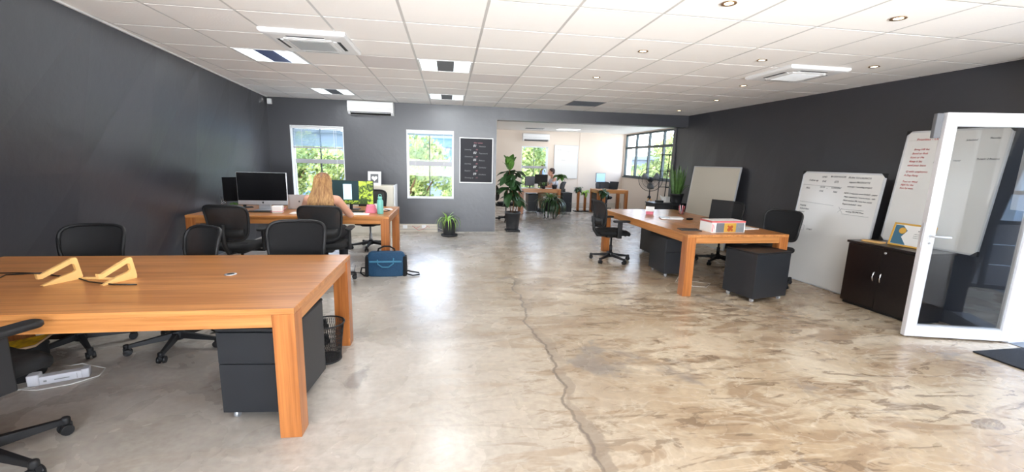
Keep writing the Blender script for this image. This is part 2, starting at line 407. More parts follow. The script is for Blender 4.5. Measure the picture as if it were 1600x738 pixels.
# right wall with the door opening
w = MB(); DY0, DY1, DZ = 1.98, 2.93, 2.06
ys = [Y0, -1, 0.5, DY0, DY1] + [2.93 + (9.4 - 2.93) * i / 8 for i in range(1, 9)]
for a, b in zip(ys, ys[1:]):
    for z0, z1 in ((0, 1.0), (1.0, DZ), (DZ, CZ + 0.05)):
        if a == DY0 and z1 <= DZ: continue
        w.hexa([(rx(a, z0), a, z0), (rx(a, z0) + 0.16, a, z0), (rx(b, z0) + 0.16, b, z0), (rx(b, z0), b, z0), (rx(a, z1), a, z1), (rx(a, z1) + 0.16, a, z1), (rx(b, z1) + 0.16, b, z1), (rx(b, z1), b, z1)])
w.box(5.15, 5.95, 9.3, 9.42, 0, CZ + 0.05)
st(w.build('wall_right', 'wall_dark'))
# dividing wall with two windows and the wide opening
TH = 0.24
W1 = (-3.03, -2.05, 0.62, 2.075); W2 = (-0.85, 0.09, 0.69, 2.065)
def wall_x(x0, x1, y, holes, top, name, m, th=TH):
    mb = MB(); xs = sorted({x0, x1, *[h[0] for h in holes], *[h[1] for h in holes]})
    for a, b in zip(xs, xs[1:]):
        hs = [h for h in holes if h[0] <= a and h[1] >= b]
        if not hs: mb.box(a, b, y, y + th, 0, top)
        else:
            h = hs[0]
            if h[2] > 0: mb.box(a, b, y, y + th, 0, h[2])
            mb.box(a, b, y, y + th, h[3], top)
    return st(mb.build(name, m))
wall_x(-4.1, 5.3, YB, [W1, W2, (0.965, 5.3, 0, 2.325)], CZ + 0.05, 'wall_back', 'wall_dark')
mb = MB().box(0.965, 0.972, YB + 0.02, YB + TH, 0.0, 2.325)
st(mb.build('trim_1', 'wall_cream'))
# back room
W3 = (2.36, 3.25, 0.5, 2.0)
wall_x(0.76, 6.2, YF, [W3], 2.6, 'wall_far', 'wall_cream', 0.2)
st(MB().box(0.76, 0.955, YB + TH, YF, 0, 2.6).build('wall_far_left', 'wall_cream'))
w = MB()
W4 = (9.75, 13.94, 1.09, 2.475)
w.box(5.9, 6.1, 9.3, W4[0], 0, 2.6).box(5.9, 6.1, W4[1], YF, 0, 2.6).box(5.9, 6.1, W4[0], W4[1], 0, W4[2]).box(5.9, 6.1, W4[0], W4[1], W4[3], 2.6)
st(w.build('wall_far_right', 'wall_cream'))
st(MB().box(4.32, 4.34, YF - 0.012, YF, 0.17, 2.5).build('trim_2', 'wall_cream'))
st(MB().box(0.96, 5.9, YF - 0.06, YF, 0, 0.17).build('baseboard_far', 'trunking', bevel=0.004))
st(MB().box(0.76, 6.1, YB + TH, YF + 0.2, 2.5, 2.75).build('ceiling_far', 'tile'))
# wall behind the camera with its glazing
w = MB().box(-4.2, -2.0, Y0 - 0.15, Y0, 0, 2.7).box(4.0, 5.7, Y0 - 0.15, Y0, 0, 2.7).box(-2.0, 4.0, Y0 - 0.15, Y0, 0, 0.35).box(-2.0, 4.0, Y0 - 0.15, Y0, 2.45, 2.7)
st(w.build('wall_front', 'wall_cream'))
w = MB().box(-2.0, 4.0, Y0 - 0.1, Y0 - 0.04, 0.35, 0.41).box(-2.0, 4.0, Y0 - 0.1, Y0 - 0.04, 2.39, 2.45)
for i in range(6): x = -2.0 + i * 1.19; w.box(x, x + 0.05, Y0 - 0.1, Y0 - 0.04, 0.41, 2.39)
wf = st(w.build('window_5', 'frame_dark'))
for i in range(5):
    x = -1.95 + i * 1.19; MB().box(x, x + 1.14, Y0 - 0.074, Y0 - 0.068, 0.41, 2.39).build('pane', 'glass', wf)

# ceiling: slab, bars and every tile its own piece
S = 0.63; X0 = 0.27; YT = 3.10
ceil = st(MB().box(-4.2, 5.9, Y0 - 0.2, YB + TH, CZ + 0.03, CZ + 0.25).build('ceiling', 'white'))
def clip(poly, a, b, c):   # keep a*x + b*y <= c
    out = []
    for i in range(len(poly)):
        p, q = poly[i], poly[(i + 1) % len(poly)]; dp = a * p[0] + b * p[1] - c; dq = a * q[0] + b * q[1] - c
        if dp <= 0: out.append(p)
        if dp * dq < 0: t = dp / (dp - dq); out.append((p[0] + (q[0] - p[0]) * t, p[1] + (q[1] - p[1]) * t))
    return out
def room_clip(poly, g=0.0):
    # left: x >= -3.41+(8.88-y)*.108 ; right: x <= 5.37-(y-3.48)*.0352
    poly = clip(poly, -1, -0.108, 3.41 - 0.108 * 8.88 - g)
    if poly: poly = clip(poly, 1, 0.0352, 5.37 + 0.0352 * 3.48 - g)
    if poly: poly = clip(poly, 0, 1, YB - g)
    return poly
def area(p): return abs(sum(p[i][0] * p[(i + 1) % len(p)][1] - p[(i + 1) % len(p)][0] * p[i][1] for i in range(len(p)))) / 2 if len(p) > 2 else 0
def prism(mb, poly, z0, z1):
    n = len(poly); vs = [(x, y, z0) for x, y in poly] + [(x, y, z1) for x, y in poly]
    mb.add(vs, [list(range(n))[::-1], list(range(n, 2 * n))] + [(i, (i + 1) % n, n + (i + 1) % n, n + i) for i in range(n)])
G = 0.011
lights_c = {(-4, 3), (-1, 3), (-4, 7), (-1, 7)}; vents_c = {(3, 7)}
full = None; rest = MB()
for i in range(-6, 9):
    for j in range(-9, 10):
        x, y = X0 + S * i, YT + S * j
        q = [(x + G, y + G), (x + S - G, y + G), (x + S - G, y + S - G), (x + G, y + S - G)]
        p = room_clip(q)
        if area(p) < 0.004 or (i, j) in lights_c or (i, j) in vents_c: continue
        if j < -3: prism(rest, p, CZ, CZ + 0.02); continue
        m_ = 'tile_grey' if (i, j) in {(-2, 3), (0, 4)} else 'tile'
        if area(p) > 0.3699 * (1 - 2 * G / S) ** 2 * 0.99 and m_ == 'tile':
            if full is None:
                full = MB().box(-S / 2 + G, S / 2 - G, -S / 2 + G, S / 2 - G, 0, 0.02).build('tile', 'tile', ceil); o = full
            else:
                o = full.copy(); C.objects.link(o)
            o.location = (x + S / 2, y + S / 2, CZ)
        else:
            t_ = MB(); prism(t_, [(a - x, b_ - y) for a, b_ in p], 0, 0.02); o = t_.build('tile', m_, ceil); o.location = (x, y, CZ)
r_ = rest.build('tile', 'tile', ceil); r_['kind'] = 'stuff'
bars = MB()
for i in range(-6, 10):
    x = X0 + S * i; p = room_clip([(x - G, Y0), (x + G, Y0), (x + G, YB), (x - G, YB)])
    if area(p) > 0.01: prism(bars, p, CZ + 0.001, CZ + 0.03)
for j in range(-9, 10):
    y = YT + S * j; p = room_clip([(-4, y - G), (6, y - G), (6, y + G), (-4, y + G)])
    if area(p) > 0.01: prism(bars, p, CZ + 0.0015, CZ + 0.03)
bars.build('ceiling_bars', 'tbar', ceil)['kind'] = 'stuff'
# white edge angle where ceiling meets the left wall
e = MB()
e.hexa([(lx(Y0, CZ), Y0, CZ - 0.012), (lx(Y0, CZ) + 0.02, Y0, CZ - 0.012), (lx(YB, CZ) + 0.02, YB, CZ - 0.012), (lx(YB, CZ), YB, CZ - 0.012),
        (lx(Y0, CZ), Y0, CZ + 0.01), (lx(Y0, CZ) + 0.02, Y0, CZ + 0.01), (lx(YB, CZ) + 0.02, YB, CZ + 0.01), (lx(YB, CZ), YB, CZ + 0.01)])
st(e.build('trim_3', 'white'))

# ------------------------------------------------------------------ windows
def window(name, h, y, slot, tr, mull_from, m_frame='white', sill=True, bars2=None):
    x0, x1, z0, z1 = h
    fr = MB(); t = 0.035
    a = y + 0.10; b_ = y + 0.15
    fr.box(x0, x0 + t, a, b_, z0, z1).box(x1 - t, x1, a, b_, z0, z1).box(x0 + t, x1 - t, a, b_, z0, z0 + t).box(x0 + t, x1 - t, a, b_, z1 - t, z1)
    root = st(fr.build(name, m_frame, bevel=0.003))
    # painted reveal and thin edge bead round the opening
    rv = MB(); e = 0.012
    rv.box(x0, x0 + e, y - 0.006, a, z0, z1).box(x1 - e, x1, y - 0.006, a, z0, z1).box(x0 + e, x1 - e, y - 0.006, a, z0, z0 + e).box(x0 + e, x1 - e, y - 0.006, a, z1 - e, z1)
    rv.build('window_reveal', 'white', root)
    if sill: MB().box(x0 - 0.0, x1 + 0.0, y - 0.02, a, z0 + e, z0 + e + 0.018).build('window_sill', 'white_gloss', root, bevel=0.003)
    MB().box(x0 + t, x1 - t, a + 0.005, b_ - 0.005, tr[0], tr[1]).build('transom', 'lens_grey', root, bevel=0.003)
    xm = slot
    MB().box(xm - 0.009, xm + 0.009, a + 0.012, b_ - 0.012, z0 + t, tr[0]).box(xm - 0.009, xm + 0.009, a + 0.012, b_ - 0.012, tr[1], mull_from).build('mullion', 'frame_dark', root)
    for xa, xb in ((x0 + t, xm - 0.009), (xm + 0.009, x1 - t)):
        for za, zb in ((z0 + t, tr[0]), (tr[1], z1 - t)):
            MB().box(xa, xb, a + 0.022, a + 0.027, za, zb).build('pane', 'glass', root)
    return root
window('window_1', W1, YB, -2.52, (1.355, 1.435), W1[3] - 0.035)
window('window_2', W2, YB, -0.40, (1.355, 1.45), W2[3] - 0.035)
window('window_3', W3, YF, 2.80, (1.28, 1.36), W3[3] - 0.035)
# side window of the back room: green-black frame, four lights over four
fr = MB(); y0, y1, z0, z1 = W4; xa, xb = 5.93, 5.99
ys = [13.94, 13.13, 12.25, 11.36, 10.5, 9.75]
fr.box(xa, xb, y0, y1, z0, z0 + 0.05).box(xa, xb, y0, y1, z1 - 0.05, z1).box(xa, xb, y0, y1, 2.0, 2.07)
for y in ys: fr.box(xa - 0.003, xb + 0.003, max(y - 0.03, y0), min(y + 0.03, y1), z0, z1)
w4 = st(fr.build('window_4', 'frame_green'))
for a, b_ in zip(ys[1:], ys):
    for c, d in ((z0 + 0.05, 2.0), (2.07, z1 - 0.05)):
        MB().box(5.957, 5.963, a + 0.03, b_ - 0.03, c, d).build('pane', 'glass', w4)
st(MB().box(5.87, 5.92, y0, y1, z0 - 0.03, z0).build('trim_4', 'frame_green'))

# half lowered slatted blind in the first window
bl = empty('slatted_blind', (-2.54, YB + 0.055, 2.04), 0, 'pale blue-grey slatted blind half lowered in the left window', 'blind')
sl = MB(); z = -0.03
while z > -0.36:
    sl.hexa([(-0.46, -0.012, z), (0.46, -0.012, z), (0.46, 0.012, z + 0.012), (-0.46, 0.012, z + 0.012), (-0.46, -0.012, z + 0.0015), (0.46, -0.012, z + 0.0015), (0.46, 0.012, z + 0.0135), (-0.46, 0.012, z + 0.0135)]); z -= 0.0155
o = sl.build('slats', 'blind', bl); o['kind'] = 'stuff'
MB().box(-0.47, 0.47, -0.02, 0.02, -0.02, 0.02).build('head_rail', 'white', bl)
MB().box(-0.46, 0.46, -0.016, 0.016, -0.395, -0.365).build('bottom_rail', 'lens_grey', bl, bevel=0.003)
MB().box(-0.302, -0.296, -0.018, -0.016, -0.39, 0).build('ladder_tape', 'white', bl)
MB().box(0.296, 0.302, -0.018, -0.016, -0.39, 0).build('ladder_tape', 'white', bl)
MB().tube([(0.34, -0.022, 0), (0.345, -0.024, -0.6), (0.34, -0.022, -0.95)], 0.003, 6).build('pull_cord', 'white', bl)
bl = empty('raised_blind', (-0.38, YB + 0.055, 2.03), 0, 'white slatted blind raised to the top of the window beside the poster', 'blind')
MB().box(-0.45, 0.45, -0.02, 0.02, -0.03, 0.02).build('head_rail', 'white', bl)
sl = MB()
for k in range(8): sl.box(-0.445, 0.445, -0.014, 0.014, -0.035 - k * 0.004, -0.033 - k * 0.004)
o = sl.build('slats', 'blind', bl); o['kind'] = 'stuff'
MB().tube([(-0.3, -0.022, 0), (-0.3, -0.024, -0.9)], 0.0025, 6).build('pull_cord', 'white', bl)
MB().tube([(0.27, -0.022, 0), (0.27, -0.024, -1.05)], 0.0025, 6).build('pull_cord', 'white', bl)

# ------------------------------------------------------------------ open glazed door leaf
A = Vector((4.14, 3.115, 0)); B = Vector((5.0, 2.905, 0)); L_ = (B - A).length; u = (B - A).normalized()
dm = Matrix(((u.x, -u.y, 0, A.x), (u.y, u.x, 0, A.y), (0, 0, 1, 0), (0, 0, 0, 1)))
door = empty('door_1', mx=dm); st(door)
sw = 0.085; H_ = 2.0
d = MB().box(0, sw, -0.02, 0.03, 0.015, H_).box(L_ - sw, L_, -0.02, 0.03, 0.015, H_).box(sw, L_ - sw, -0.02, 0.03, 0.015, 0.115).box(sw, L_ - sw, -0.02, 0.03, H_ - 0.10, H_)
d.build('leaf_frame', 'white_gloss', door, bevel=0.004)
g = 0.012
MB().box(sw, sw + g, -0.012, 0.022, 0.115, H_ - 0.10).box(L_ - sw - g, L_ - sw, -0.012, 0.022, 0.115, H_ - 0.10).box(sw + g, L_ - sw - g, -0.012, 0.022, 0.115, 0.115 + g).box(sw + g, L_ - sw - g, -0.012, 0.022, H_ - 0.10 - g, H_ - 0.10).build('glazing_bead', 'alu', door)
MB().box(sw + g, L_ - sw - g, 0.002, 0.008, 0.115 + g, H_ - 0.10 - g).build('glass_pane', 'glass_door', door)
hd = MB().box(0.03, 0.056, -0.026, -0.02, 0.86, 1.02).build('lock_plate', 'alu', door, bevel=0.002)
MB().tube([(0.043, -0.024, 0.95), (0.043, -0.062, 0.95), (0.06, -0.068, 0.95), (0.18, -0.068, 0.945)], 0.009, 10).build('handle', 'silver', hd)
MB().lathe([(0.009, 0), (0.009, 0.012)], n=12, mx=Matrix.Translation((0.043, -0.024, 0.885)) @ Matrix.Rotation(PI / 2, 4, 'X')).build('lock_cylinder', 'chrome', hd)
MB().box(-0.004, 0.0, -0.004, 0.014, 0.84, 1.06).build('latch_face', 'silver', door)
MB().box(-0.055, -0.002, 0.012, 0.05, 1.79, 1.995).build('catch_box', 'vent_grey', door, bevel=0.004)
# jambs and head of the opening
j = MB(); xj = 4.985
st(MB().box(xj - 0.005, xj + 0.16, DY0, DY0 + 0.05, 0, DZ).build('trim_6', 'frame_dark'))
j.box(xj, xj + 0.16, DY1 - 0.04, DY1, 0, DZ).box(xj + 0.2, xj + 0.34, DY0, DY1, DZ - 0.05, DZ)
st(j.build('door_2', 'white_gloss'))
st(MB().box(4.985, 5.2, DY0 + 0.05, DY1 - 0.04, 0.0, 0.006).build('trim_5', 'ext_grey'))

# outside the door: landing, white wall, panelled glazed screen
st(MB().box(5.2, 9.0, -2.6, 3.6, -0.2, -0.004).build('landing_floor', 'ext_grey'))
st(MB().box(5.16, 9.0, 3.0, 3.2, 0, 2.7).build('wall_landing', 'white'))
scr = empty('landing_screen', (5.3, 0.55, 0), 0); st(scr)
fr = MB()
for x in (0, 0.75, 1.5, 2.25, 3.0): fr.box(x, x + 0.05, 0, 0.05, 0, 2.6)
for z in (0.0, 0.86, 1.25, 1.95, 2.55): fr.box(0, 3.05, 0.002, 0.048, z, z + 0.05)
fr.build('screen_frame', 'frame_dark', scr)
for k in range(4):
    for z in (0.06, 0.33, 0.60):
        MB().box(0.055 + 0.75 * k, 0.745 + 0.75 * k, 0.012, 0.038, z, z + 0.255).build('panel', 'vent_grey', scr)
    for za, zb in ((0.91, 1.25), (1.30, 1.95), (2.0, 2.55)):
        MB().box(0.05 + 0.75 * k, 0.75 + 0.75 * k, 0.022, 0.028, za, zb).build('pane', 'glass', scr)
# ------------------------------------------------------------------ outdoors
st(MB().box(-90, 90, 9.6, 180, -3.6, -3.4).build('ground_outside', 'ext_ground'))
def building(name, x0, x1, y, z1, cols, rows, mw, label, band=None):
    r = empty(name, ((x0 + x1) / 2, y, -3.4), 0, label, 'building'); w = (x1 - x0) / 2; h = z1 + 3.4
    MB().box(-w, w, 0, 5, 0, h).build('wall', mw, r)
    MB().box(-w - 0.3, w + 0.3, -0.3, 5.3, h, h + 0.25).build('roof', 'ext_white', r)
    if band:
        for z in band: MB().box(-w - 0.05, w + 0.05, -0.15, 0, z + 3.4, z + 3.4 + 0.7).build('band', 'ext_blue' if mw == 'ext_white' else 'ext_white', r)
    for i in range(cols):
        for k in range(rows):
            cx = -w + (i + 0.5) * 2 * w / cols; cz = (k + 0.5) * h / rows
            o = MB().box(cx - 0.45 * w / cols, cx + 0.45 * w / cols, -0.06, 0.02, cz - 0.55, cz + 0.55).build('window', 'ext_grey', r)
            MB().box(cx - 0.4 * w / cols, cx + 0.4 * w / cols, -0.09, -0.06, cz - 0.48, cz + 0.48).build('pane', 'ext_blue', o)
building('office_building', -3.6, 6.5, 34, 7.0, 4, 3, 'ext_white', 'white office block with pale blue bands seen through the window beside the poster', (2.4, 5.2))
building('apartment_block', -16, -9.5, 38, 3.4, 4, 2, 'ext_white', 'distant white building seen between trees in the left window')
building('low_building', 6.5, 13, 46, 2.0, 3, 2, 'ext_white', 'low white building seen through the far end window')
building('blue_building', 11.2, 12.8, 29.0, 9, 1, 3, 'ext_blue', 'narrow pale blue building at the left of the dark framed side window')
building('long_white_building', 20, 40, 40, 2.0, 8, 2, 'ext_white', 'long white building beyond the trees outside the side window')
h = MB()
hp = [(-90 + i * 8, 120, -3.4 + 9 + 4 * math.sin(i * 0.6) + 2.5 * math.sin(i * 1.7)) for i in range(24)]
for a, b_ in zip(hp, hp[1:]):
    h.hexa([(a[0], 120, -3.4), (b_[0], 120, -3.4), (b_[0], 150, -3.4), (a[0], 150, -3.4), (a[0], 132, a[2]), (b_[0], 132, b_[2]), (b_[0], 145, b_[2]), (a[0], 145, a[2])])
st(h.build('hills_outside', 'hill'))
def leaf_cloud(n, blobs, size, seed):
    rnd = random.Random(seed); mb = MB()
    for _ in range(n):
        c, r = rnd.choice(blobs); d = Vector((rnd.gauss(0, 1), rnd.gauss(0, 1), rnd.gauss(0, 1))).normalized() * (0.55 + 0.45 * rnd.random())
        p = Vector(c) + Vector((d.x * r[0], d.y * r[1], d.z * r[2])); s = size * (0.6 + 0.8 * rnd.random())
        q = Vector((rnd.gauss(0, 1), rnd.gauss(0, 1), rnd.gauss(0, 1))).normalized(); u_ = q.orthogonal().normalized() * s; v_ = q.cross(u_) * 0.6
        mb.add([p - u_, p - v_, p + u_, p + v_], [(0, 1, 2, 3)])
    return mb
tree_proto = []
for sd in (1, 2):
    rnd = random.Random(sd); blobs = []
    for k in range(14):
        a = rnd.random() * 2 * PI; rr = rnd.random() ** 0.5 * 1.7
        blobs.append(((rr * math.cos(a), rr * math.sin(a), 3.0 + rnd.random() * 2.6), (0.9, 0.9, 0.75)))
    cl = leaf_cloud(7000, blobs, 0.10, sd)
    tree_proto.append(cl)
def tree(loc, sc, kind, label, group=None):
    r = empty('leafy_tree', loc, 0, label, 'tree', group); r.scale = (sc, sc, sc)
    if isinstance(tree_proto[kind], MB):
        fo = tree_proto[kind].build('foliage', 'foliage', r); fo['kind'] = 'stuff'; tree_proto[kind] = fo
        tk = MB(); tk.tube([(0, 0, 0), (0.05, 0, 1.5), (0, 0.05, 3.2), (0.1, 0, 4.5)], [0.16, 0.13, 0.1, 0.04], 8)
        for a in (0, 1.3, 2.6, 3.8, 5.1): tk.tube([(0, 0, 2.2 + a * 0.15), (0.7 * math.cos(a), 0.7 * math.sin(a), 3.2 + a * 0.1), (1.2 * math.cos(a), 1.2 * math.sin(a), 4.1)], [0.07, 0.05, 0.02], 6)
        tree_trunks.append(tk.build('trunk', 'stem', r))
    else:
        for src in (tree_proto[kind], tree_trunks[kind]):
            c = src.copy(); C.objects.link(c); c.parent = r
tree_trunks = []
tree((-1.85, 19.5, -3.4), 1.0, 0, 'large round yellow-green tree filling the window beside the poster')
tree((-5.6, 24.5, -3.4), 1.0, 1, 'yellow-green tree behind the right half of the left window')
tree((-8.9, 24.5, -3.4), 1.05, 0, 'tree behind the left half of the left window')
tree((0.9, 27, -4.2), 0.75, 1, 'small pale tree low at the right of the window beside the poster')
tree((5.6, 26, -3.4), 1.15, 1, 'rounded tree seen through the far end window behind the back desk')
tree((11.9, 22, -3.9), 1.15, 0, 'tree nearest the pale blue building outside the side window')
tree((15.2, 26, -3.9), 1.05, 1, 'tree in the middle of the side window view')
tree((15.6, 20.5, -3.9), 1.1, 0, 'tree behind the fan and plant stand outside the side window')
tree((7.4, -4.2, -2.6), 0.8, 1, 'tree outside the landing screen, reflected in the open glass door')
lp = empty('street_lamp', (-2.05, 17, -3.4), 0, 'thin dark street lamp post outside the window beside the poster', 'street lamp')
MB().tube([(0, 0, 0), (0, 0, 4.7)], 0.05, 8).build('pole', 'frame_dark', lp); MB().tube([(0, 0, 4.7), (0.4, 0, 4.75), (0.8, 0, 4.72)], 0.035, 8).build('arm', 'frame_dark', lp)
MB().box(0.75, 1.05, -0.08, 0.08, 4.68, 4.76).build('lamp_head', 'frame_dark', lp)
pl = MB().box(7.15, 8.3, -1.4, -0.9, -3.0, 3.0).build('outside_pillar', 'ext_pillar'); st(pl)

# ------------------------------------------------------------------ desks
def desk(cx, cy, w, d_, rz, label, h=0.73, leg=0.11, grommet=None):
    r = empty('desk', (cx, cy, 0), rz, label, 'desk')
    t = MB().box(-w / 2, w / 2, -d_ / 2, d_ / 2, h - 0.032, h).build('tabletop', 'wood_x' if w > d_ else 'wood_y', r, bevel=0.004)
    i = 0.012
    for s in (-1, 1):
        y = s * (d_ / 2 - i - 0.012); MB().box(-w / 2 + leg, w / 2 - leg, y - 0.012, y + 0.012, h - 0.105, h - 0.032).build('apron', 'wood_x', r, bevel=0.002)
        x = s * (w / 2 - i - 0.012); MB().box(x - 0.012, x + 0.012, -d_ / 2 + leg, d_ / 2 - leg, h - 0.105, h - 0.032).build('apron', 'wood_y', r, bevel=0.002)
    for sx_ in (-1, 1):
        for sy_ in (-1, 1):
            x, y = sx_ * (w / 2 - leg / 2 - 0.001), sy_ * (d_ / 2 - leg / 2 - 0.001)
            MB().box(x - leg / 2, x + leg / 2, y - leg / 2, y + leg / 2, 0, h - 0.032).build('leg', 'wood_z', r, bevel=0.003)
    if grommet:
        gx, gy = grommet; q = MB().lathe([(0.035, 0), (0.035, 0.003), (0.026, 0.004)], (gx, gy, h), 20).build('cable_grommet', 'silver', t)
        MB().lathe([(0.024, 0), (0.022, 0.0012)], (gx, gy, h + 0.0035), 16).build('grommet_cap', 'black', t)
    return r
# desk(center) - front desk, rear left desk, right desk, two in the back room
desk(-1.975, 2.825, 2.38, 1.26, 0, 'large orange-brown wooden desk in the left foreground with laptop stands on it', grommet=(0.575, 0.055))
desk(-2.03, 6.37, 2.47, 1.22, 0, 'wooden desk where the blonde woman works beside the left window')
dr = desk(3.31, 5.68, 1.31, 2.58, 0.02, 'wooden desk on the right with the printed carton and closed laptop')
desk(2.64, 12.35, 1.17, 0.75, -0.06, 'small wooden desk in the back room where the man sits', leg=0.09)
desk(4.83, 12.4, 0.95, 0.72, 0, 'small empty-topped wooden desk in the back room right corner', leg=0.09)

# ------------------------------------------------------------------ office chairs
def back_pt(t, s, hw=0.235, z0=0.555, z1=0.95, n=5.0):
    c, sn = math.cos(t), math.sin(t)
    x = hw * math.copysign(abs(c) ** (2 / n), c) * s; zz = (z0 + z1) / 2 + (z1 - z0) / 2 * math.copysign(abs(sn) ** (2 / n), sn) * s
    v = (zz - z0) / (z1 - z0); x *= 0.86 + 0.16 * v
    y = -0.215 - 0.055 + 0.06 * (x / hw) ** 2 - 0.13 * (zz - z0) + 0.03 * math.sin(PI * min(1, max(0, v)))
    return Vector((x, y, zz))
def make_chair(arms=True, solid=False, silver=False):
    r = empty('office_chair')
    leg = MB(); leg.hexa([(0.03, -0.022, 0.075), (0.30, -0.014, 0.058), (0.30, 0.014, 0.058), (0.03, 0.022, 0.075), (0.03, -0.018, 0.125), (0.30, -0.011, 0.085), (0.30, 0.011, 0.085), (0.03, 0.018, 0.125)])
    leg.lathe([(0.016, 0.05), (0.02, 0.06), (0.02, 0.085), (0.012, 0.092)], (0.305, 0, 0), 10)
    first = None
    cas = MB()
    for s in (-1, 1): cas.tube([(0.30, s * 0.009, 0.028), (0.30, s * 0.026, 0.028)], [0.028, 0.026], 14)
    cas.hexa([(0.285, -0.012, 0.03), (0.325, -0.012, 0.03), (0.325, 0.012, 0.03), (0.285, 0.012, 0.03), (0.285, -0.012, 0.062), (0.325, -0.012, 0.062), (0.325, 0.012, 0.062), (0.285, 0.012, 0.062)])
    for k in range(5):
        if first is None:
            first = leg.build('leg', 'black', r, bevel=0.004); cs = cas.build('caster', 'black', first); o = first
        else:
            o = first.copy(); C.objects.link(o); c = cs.copy(); C.objects.link(c); c.parent = o
        o.rotation_euler = (0, 0, k * 2 * PI / 5 + 0.3)
    MB().lathe([(0.036, 0.062), (0.042, 0.075), (0.042, 0.13), (0.028, 0.145)], n=16).build('base_hub', 'black', r)
    MB().lathe([(0.025, 0.13), (0.025, 0.25), (0.015, 0.252), (0.015, 0.40)], n=14).build('gas_lift', 'silver' if silver else 'black', r)
    MB().rbox(-0.10, 0.10, -0.13, 0.11, 0.385, 0.43, 0.03, 0.008).build('tilt_mechanism', 'black', r)
    s_ = MB(); rs = []
    for ins, z in ((0.05, 0.425), (0.012, 0.435), (0.0, 0.455), (0.0, 0.475), (0.015, 0.492), (0.06, 0.50), (0.14, 0.497)):
        ring = []
        for i in range(32):
            t = 2 * PI * i / 32; c, q = math.cos(t), math.sin(t)
            x = (0.245 - ins) * math.copysign(abs(c) ** 0.5, c); y = 0.01 + (0.235 - ins) * math.copysign(abs(q) ** 0.5, q)
            ring.append((x, y, z - (0.02 if y > 0.19 else 0) - 0.012 * (1 if abs(x) < 0.1 else 0)))
        rs.append(ring)
    s_.rings(rs); s_.build('seat', 'black_fabric', r)
    n = 40
    fr = MB(); path = [back_pt(2 * PI * i / n, 1.0) for i in range(n)]
    path.append(path[0]); path.append(path[1]); fr.tube(path, 0.014, 8)
    fr.build('back_frame', 'black', r)
    pn = MB(); R_ = 7
    vs = [back_pt(0, 0)] + [back_pt(2 * PI * i / n, k / R_) for k in range(1, R_ + 1) for i in range(n)]
    fs = [(0, 1 + i, 1 + (i + 1) % n) for i in range(n)]
    for k in range(R_ - 1):
        for i in range(n):
            j_ = (i + 1) % n; fs.append((1 + k * n + i, 1 + (k + 1) * n + i, 1 + (k + 1) * n + j_, 1 + k * n + j_))
    if solid:
        vs2 = [v + Vector((0, -0.03, 0)) for v in vs]; N_ = len(vs)
        pn.add(vs + vs2, fs + [tuple(N_ + i for i in reversed(f_)) for f_ in fs], True); pn.build('back_cushion', 'black_fabric', r)
    else:
        pn.add(vs, fs, True); pn.build('back_mesh', 'mesh', r)
        lb = MB(); lb.rings([[back_pt(0, 0) * 0 + Vector((x, back_pt(0, 0).y - 0.035 + 0.05 * (x / 0.2) ** 2 + dy, z)) for dy, z in ((0, 0.60), (-0.012, 0.60), (-0.012, 0.69), (0, 0.69))] for x in [-0.19 + 0.038 * i for i in range(11)]])
        lb.build('lumbar_support', 'black', r)
    sp_ = MB(); sp_.tube([(0, -0.10, 0.41), (0, -0.24, 0.42), (0, -0.30, 0.50), (0, -0.315, 0.62), (0, -0.31, 0.74)], [0.03, 0.028, 0.026, 0.024, 0.018], 10)
    sp_.build('back_upright', 'black', r)
    if arms:
        for s in (-1, 1):
            a = MB().box(s * 0.265 - 0.014, s * 0.265 + 0.014, -0.04, 0.03, 0.40, 0.645).box(min(s * 0.12, s * 0.27), max(s * 0.12, s * 0.27), -0.035, 0.025, 0.40, 0.42)
            ao = a.build('armrest', 'black', r, bevel=0.006)
            MB().rbox(s * 0.27 - 0.042, s * 0.27 + 0.042, -0.12, 0.15, 0.645, 0.672, 0.035, 0.008).build('arm_pad', 'black', ao)
    return r
CH = {}
CG = 'black office chairs'
def chair(x, y, face, kind, label, spin=0.0, z=0.0):
    """face: direction the sitter looks, degrees from +x"""
    key = kind
    if key not in CH:
        CH[key] = make_chair(arms='a' in kind, solid='s' in kind, silver='c' in kind); o = CH[key]
    else: o = copy_tree(CH[key])
    rz = math.radians(face - 90); o.location = (x, y, z); o.rotation_euler = (0, 0, rz)
    for c in o.children:
        if c.name.startswith('leg'): c.rotation_euler.z += spin
    if kind == 'm': o.scale = (1, 1, 0.955)
    return tag(o, label, 'chair', CG)
chair(-2.80, 3.50, 270, 'm', 'black mesh chair behind the front desk, leftmost of three, beside the laptop stands', spin=-0.45)
chair(-2.10, 3.46, 235, 'm', 'black mesh chair turned sideways behind the front desk, middle of three')
chair(-1.27, 3.48, 270, 's', 'black solid-backed chair behind the front desk, rightmost of three')
chair(-2.38, 5.20, 84, 'a', 'empty black mesh chair in front of the large black computer')
chair(-1.45, 5.22, 92, 'a', 'black mesh chair that the blonde woman sits in')
chair(-1.30, 7.22, 268, 'c', 'black chair with silver column on the window side of the woman\'s desk')
chair(2.50, 6.18, 5, 'a', 'black mesh chair at the left long side of the right desk, turned side-on')
chair(4.20, 5.98, 215, 'a', 'black chair behind the slim screen on the right desk')
chair(4.15, 4.86, 205, 's', 'black solid-backed chair behind the printed carton at the right desk')
o = chair(-2.20, 2.11, 70, 'a', 'black chair cut off by the lower left edge, only armrest and castors showing', spin=-0.24)
o.scale = (1.1, 1.0, 1.08)
chair(1.42, 10.55, 0, 'm', 'black chair in the back room behind the large fig plant')
chair(4.90, 12.98, 262, 'm', 'black chair at the back room corner desk')
chair(3.22, 12.72, 180, 'm', 'black chair that the man in the back room sits in')
